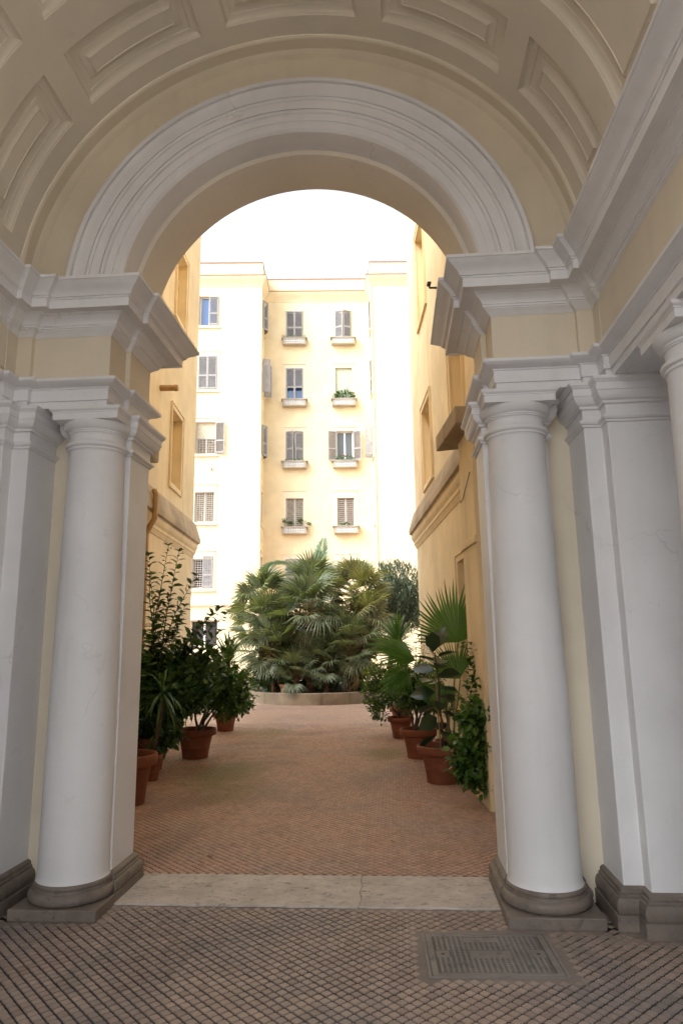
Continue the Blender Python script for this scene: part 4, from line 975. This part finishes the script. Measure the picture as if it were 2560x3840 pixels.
def fan_palm(lab, x, y, zc, size, nf, key, lean=(0, 0), emin=-42, emax=78, trunk=.085, z0=.25, seed=1):
    t = empty('fan_palm', (x-lean[0], y-lean[1], z0), 0, lab, 'palm', 'fan palms in the planted bed'); t['kind'] = 'thing'
    rg = np.random.default_rng(seed); cz = zc-z0; cr = np.array([lean[0], lean[1], cz])
    mb = MB(); n = 9; pts = [tuple(np.array([lean[0]*(i/n)**1.5, lean[1]*(i/n)**1.5, cz*i/n])) for i in range(n+1)]
    mb.tube(pts, [trunk*(1.15-.2*i/n)*(1+.06*(i % 2)) for i in range(n+1)], 12)
    for i in range(int(cz/.07)):     # stubs of old leaf bases
        k = i*.07/cz; a = i*2.4; p = np.array([lean[0]*k**1.5, lean[1]*k**1.5, cz*k]); o = np.array([math.cos(a), math.sin(a), 0])
        mb.tube([tuple(p+o*trunk*.7), tuple(p+o*trunk*1.5+np.array([0, 0, .07]))], [.028, .008], 5)
    mb.build('trunk', M['trunk'], t, 50)
    for i in range(nf):
        az = i*2.39996+rg.normal(0, .15); k = (i+.5)/nf; el = R(emin+(emax-emin)*k)+rg.normal(0, .12)
        d = (math.cos(az)*math.cos(el), math.sin(az)*math.cos(el), math.sin(el))
        o = link('frond', DEAD if i < 2 and nf > 30 else FM[key][int(rg.integers(0, 4))], None, t)
        if i < 2 and nf > 30: el = R(-72); d = (math.cos(az)*math.cos(el), math.sin(az)*math.cos(el), math.sin(el))
        o.matrix_local = frond_matrix(tuple(cr+np.array([0, 0, .10*k])), d, rg.normal(0, .35), size*(.85+.3*rg.random()))
    return t
fan_palm('fan palm at the front centre of the bed, dark trunk and radiating leaf stalks showing', -1.76, 18.95, 2.40, .66, 37, 'g', (0, -.02), -60, 80, .085, seed=1)
fan_palm('grey green fan palm at the upper left of the palm group', -3.35, 20.4, 2.72, .64, 35, 'g', (-.35, 0), -55, 80, seed=2)
fan_palm('fan palm on the left flank of the group, below the upper left crown', -3.15, 19.5, 2.0, .64, 35, 'g', (-.3, -.1), -55, 70, seed=3)
fan_palm('olive toned fan palm at the upper right of the palm group', -.50, 20.4, 2.85, .64, 37, 'o', (.25, 0), -55, 80, seed=4)
fan_palm('olive toned fan palm on the right flank of the group', -.28, 19.6, 2.0, .62, 33, 'o', (.25, -.1), -55, 65, seed=5)
fan_palm('tall fan palm at the back centre, its crown highest of the fans', -1.95, 21.0, 2.98, .68, 37, 'g', (-.1, .1), -50, 80, seed=6)
fan_palm('short fan palm low on the left of the bed', -2.85, 18.85, 1.30, .58, 29, 'g', (-.1, -.1), -50, 75, .07, seed=7)
fan_palm('short fan palm low on the right of the bed', -.62, 18.75, 1.30, .58, 31, 'g', (.1, -.1), -50, 75, .07, seed=8)
fan_palm('smallest fan palm just above the kerb, left of centre', -2.05, 18.45, .72, .42, 24, 'g', (0, 0), -25, 75, .06, seed=9)
fan_palm('little fan palm just above the kerb, right of centre', -1.25, 18.5, 1.0, .46, 26, 'g', (0, 0), -35, 75, .06, seed=10)
# feather palm rising behind
def feather_mesh(name, nl, mats, arch, seed, lw=.026):
    rg = np.random.default_rng(seed); mb = MB(); n = 16; pts = []; p = np.array([0., 0, 0]); e = 0.
    for i in range(n+1):
        pts.append(p.copy()); e = -arch*(i/n)**1.3; p = p+np.array([0, math.cos(e), math.sin(e)])/n
    mb.tube([tuple(q) for q in pts], [.014*(1-.85*i/n) for i in range(n+1)], 5, 1)
    for i in range(nl):
        k = .14+.85*(i/nl); j = min(int(k*n), n-1); f_ = k*n-j; b0 = pts[j]*(1-f_)+pts[j+1]*f_; tg = norm(pts[j+1]-pts[j])
        l = .26*math.sin(math.pi*min(1, .18+.80*k))**.6*(.9+.2*rg.random())
        for sg in (-1, 1):
            dr = norm(np.array([sg*.85, 0, 0])+tg*.75+np.array([0, 0, .28+rg.normal(0, .06)])); sd = norm(np.cross(dr, (0, 0, 1)))
            m1 = b0+dr*l*.5; tp = b0+dr*l+np.array([0, 0, -.035])
            mb.add([tuple(b0), tuple(m1-sd*lw*.5), tuple(m1+sd*lw*.5), tuple(tp)], [(0, 1, 2), (1, 3, 2)], 0)
    return mb.mesh(name, mats, 180)
t = empty('feather_palm', (-1.85, 21.9, .25), 0, 'feather palm with long arching fronds rising behind the fan palms', 'palm'); t['kind'] = 'thing'
mb = MB(); mb.tube([(0, 0, 0), (0, 0, 1.5), (0, 0, 3.0)], [.16, .14, .13], 14); mb.build('trunk', M['trunk'], t, 50)
FE = [feather_mesh('frond', 46, [M['lf_date'], M['petiole']], a, 50+i) for i, a in enumerate((.15, .9, 1.3, 1.7))]
for i, (az, el, v_, sz) in enumerate([(60, 82, 0, 1.85), (95, 76, 0, 1.5), (10, 62, 3, 2.2), (172, 60, 3, 2.4), (195, 45, 2, 1.7), (150, 60, 2, 1.7), (-20, 48, 2, 1.6), (40, 55, 2, 1.6), (-95, 55, 2, 1.4), (-60, 35, 2, 1.5), (-130, 35, 2, 1.5), (-80, 15, 1, 1.3), (-170, 20, 2, 1.5), (0, 20, 2, 1.4), (110, 40, 2, 1.5)]):
    a, e = R(az), R(el); o = link('frond', FE[v_], None, t)
    o.matrix_local = frond_matrix((0, 0, 3.0), (math.cos(a)*math.cos(e), math.sin(a)*math.cos(e), math.sin(e)), RNG.normal(0, .2), sz)
# undergrowth, with bulk added to fill the shaded gaps under the palms
t = empty('ground_shrub_fill', (-1.7, 19.6, .25), 0, 'low shrubs with added bulk filling the shade beneath the palm crowns', 'shrub'); t['kind'] = 'stuff'
ball_foliage(t, M['lf_gloss'], [((-1.2, -.2, .45), (.7, .6, .55)), ((0, .1, .5), (.9, .6, .6)), ((1.1, 0, .5), (.7, .6, .6)), ((-.5, .8, .9), (.9, .5, .7)), ((.7, .8, .9), (.9, .5, .7)), ((-1.3, .8, .8), (.6, .5, .7)), ((0, 1.6, 1.2), (1.9, .5, 1.1)), ((-1.2, 1.0, 1.3), (.7, .5, .6)), ((1.1, 1.0, 1.3), (.7, .5, .6))], 9000, .20, .048, .7)
# narrow leaved tree on the right
t = empty('narrow_leaved_tree', (.42, 21.9, .25), 0, 'small willow like tree with narrow drooping leaves right of the palms', 'tree'); t['kind'] = 'thing'
cw = np.array([.24, .2, 2.85])
mb = MB(); mb.tube([(0, 0, 0), (.06, .03, .8), (.15, .08, 1.6)], [.09, .075, .06], 9); mb.build('trunk', M['bark'], t, 60)
lines = []; tips = []
for i in range(26):
    d = rdir(1, .5)[0]; tip = cw+d*np.array([1.0, .85, 1.05])*(.75+.25*RNG.random()); lines.append(curve((.15, .08, 1.5+.3*RNG.random()), tip, (0, 0, .15))); tips.append(tip)
mb = MB()
for p in lines: mb.tube(p, [.03*(1-.85*i/6) for i in range(7)], 5)
mb.build('limb', M['bark'], t, 60)
P, D, U = [], [], []
for q in range(900):
    d = rdir(1)[0]; c0 = cw+d*np.array([1.05, .9, 1.12])*(1-.6*RNG.random()**1.7)
    for j in range(16):
        P.append(c0+np.array([RNG.normal(0, .045), RNG.normal(0, .045), -.018*j+RNG.normal(0, .02)])); s_ = 1 if c0[2] < cw[2]+.75 else -1.1
        D.append(norm(np.array([RNG.normal(0, .42), RNG.normal(0, .42), -.85*s_])))
n = len(P)
me = leaf_mesh('crown', P, D, norm(RNG.normal(size=(n, 3))), .14*(.7+.6*RNG.random(n)), .014, M['lf_willow'], .2, .1)
o = link('crown', me, None, t); o['kind'] = 'stuff'
# flower pot on the kerb
t = potted('flower_pot', 'small terracotta flower pot standing in the bed behind the kerb', (-2.36, 18.42), .17, .28, None); t['category'] = 'flower pot'; t.location.z = .235
link('foliage', strap_mesh('leaves', 14, .16, .012, M['lf_strap'], 20, 80, .7, 41, (0, 0, .24)), None, t)
# ------------------------------------------------------------------ plants in the window boxes
def box_plant(lab, u, z, kind, wdt, hgt, n):
    c = court(u, S2-.20, z); t = empty('window_box_plant', c, ANG, lab, 'plant', 'plants in the window boxes'); t['kind'] = 'thing'
    if kind == 'grass':
        m_ = MB(); P = np.stack([RNG.uniform(-wdt, wdt, n), RNG.uniform(-.1, .1, n), np.zeros(n)-.02], 1); D = norm(np.stack([RNG.normal(0, .5, n), RNG.normal(0, .5, n)-.2, np.ones(n)*.8], 1))
        me = leaf_mesh('foliage', P, D, np.tile((0, -1., .2), (n, 1)), hgt*(.5+RNG.random(n)), .012, M['lf_yellow'], .2, .3)
    else:
        P = np.stack([RNG.uniform(-wdt, wdt, n), RNG.uniform(-.14, .10, n), RNG.random(n)**.8*hgt], 1); P[:, 2] *= (1-.5*(P[:, 0]/wdt)**2)
        D = rdir(n, .5); me = leaf_mesh('foliage', P, D, rdir(n, 1.), .11*(.7+.6*RNG.random(n)), .032, M['lf_gloss' if kind == 'bush' else 'lf_strap'], .3, .2)
    link('foliage', me, None, t)['kind'] = 'stuff'
    return t
ac, bc = sum(AU)/2, sum(BU)/2
box_plant('tufts of grass in the top left window box of the far facade', ac, r1[0]-.03, 'grass', .66, .16, 160)
box_plant('thick dark green plant in the window box under the green blind', bc, r2[0]-.03, 'bush', .58, .50, 420)
box_plant('small greenery in the window box below ajar shutters, third row', ac, r3[0]-.03, 'leaf', .5, .10, 60)
tf = box_plant('green plant with a red flower below the open shuttered window', bc, r3[0]-.03, 'leaf', .5, .26, 110)
mb = MB(); mb.lathe([(.0, 0), (.04, .02), (.05, .05), (.03, .08), (0, .09)], (-.05, -.1, .22), 8); mb.build('flower', M['red'], tf, 60)
for dx, h_, nn, lab in ((-.52, .42, 60, 'upright little plant at the left end of the fourth row window box'), (-.2, .28, 70, 'low plant in the middle of the fourth row left window box'), (.3, .42, 80, 'leafy plant before the lit grille of the fourth row window'), (.78, .2, 60, 'plant trailing off the right end of the fourth row window box')):
    c = court(ac+dx, S2-.2, r4[0]-.03); t = empty('window_box_plant', c, ANG, lab, 'plant', 'plants in the window boxes'); t['kind'] = 'thing'
    P = np.stack([RNG.normal(0, .07, nn), RNG.normal(0, .06, nn), h_*(.5+.5*RNG.random(nn))], 1)
    link('foliage', leaf_mesh('foliage', P, rdir(nn, .3), rdir(nn, 1.), .09, .024, M['lf_strap'], .3, .2), None, t)['kind'] = 'stuff'
    mb = MB(); mb.tube([(0, 0, -.05), (0, 0, h_*.7)], .012, 5); mb.build('stem', M['bark'], t)
box_plant('sprig of green in the fourth row right window box', bc, r4[0]-.03, 'leaf', .22, .16, 50)

# a few fallen leaves on the paving
nl = 26; P = np.stack([RNG.uniform(-2.3, 1.1, nl), RNG.uniform(5.3, 13.5, nl), np.full(nl, .010)], 1); a = RNG.random(nl)*6.28
me = leaf_mesh('fallen_leaves', P, np.stack([np.cos(a), np.sin(a), np.full(nl, .05)], 1), np.tile((0, 0, 1.), (nl, 1)), .05+.03*RNG.random(nl), .013, M['lf_dead'], .3, -.15)
tag(link('fallen_leaves', me, None, None), 'dry brown leaves scattered over the courtyard paving', 'leaves', kind='stuff')
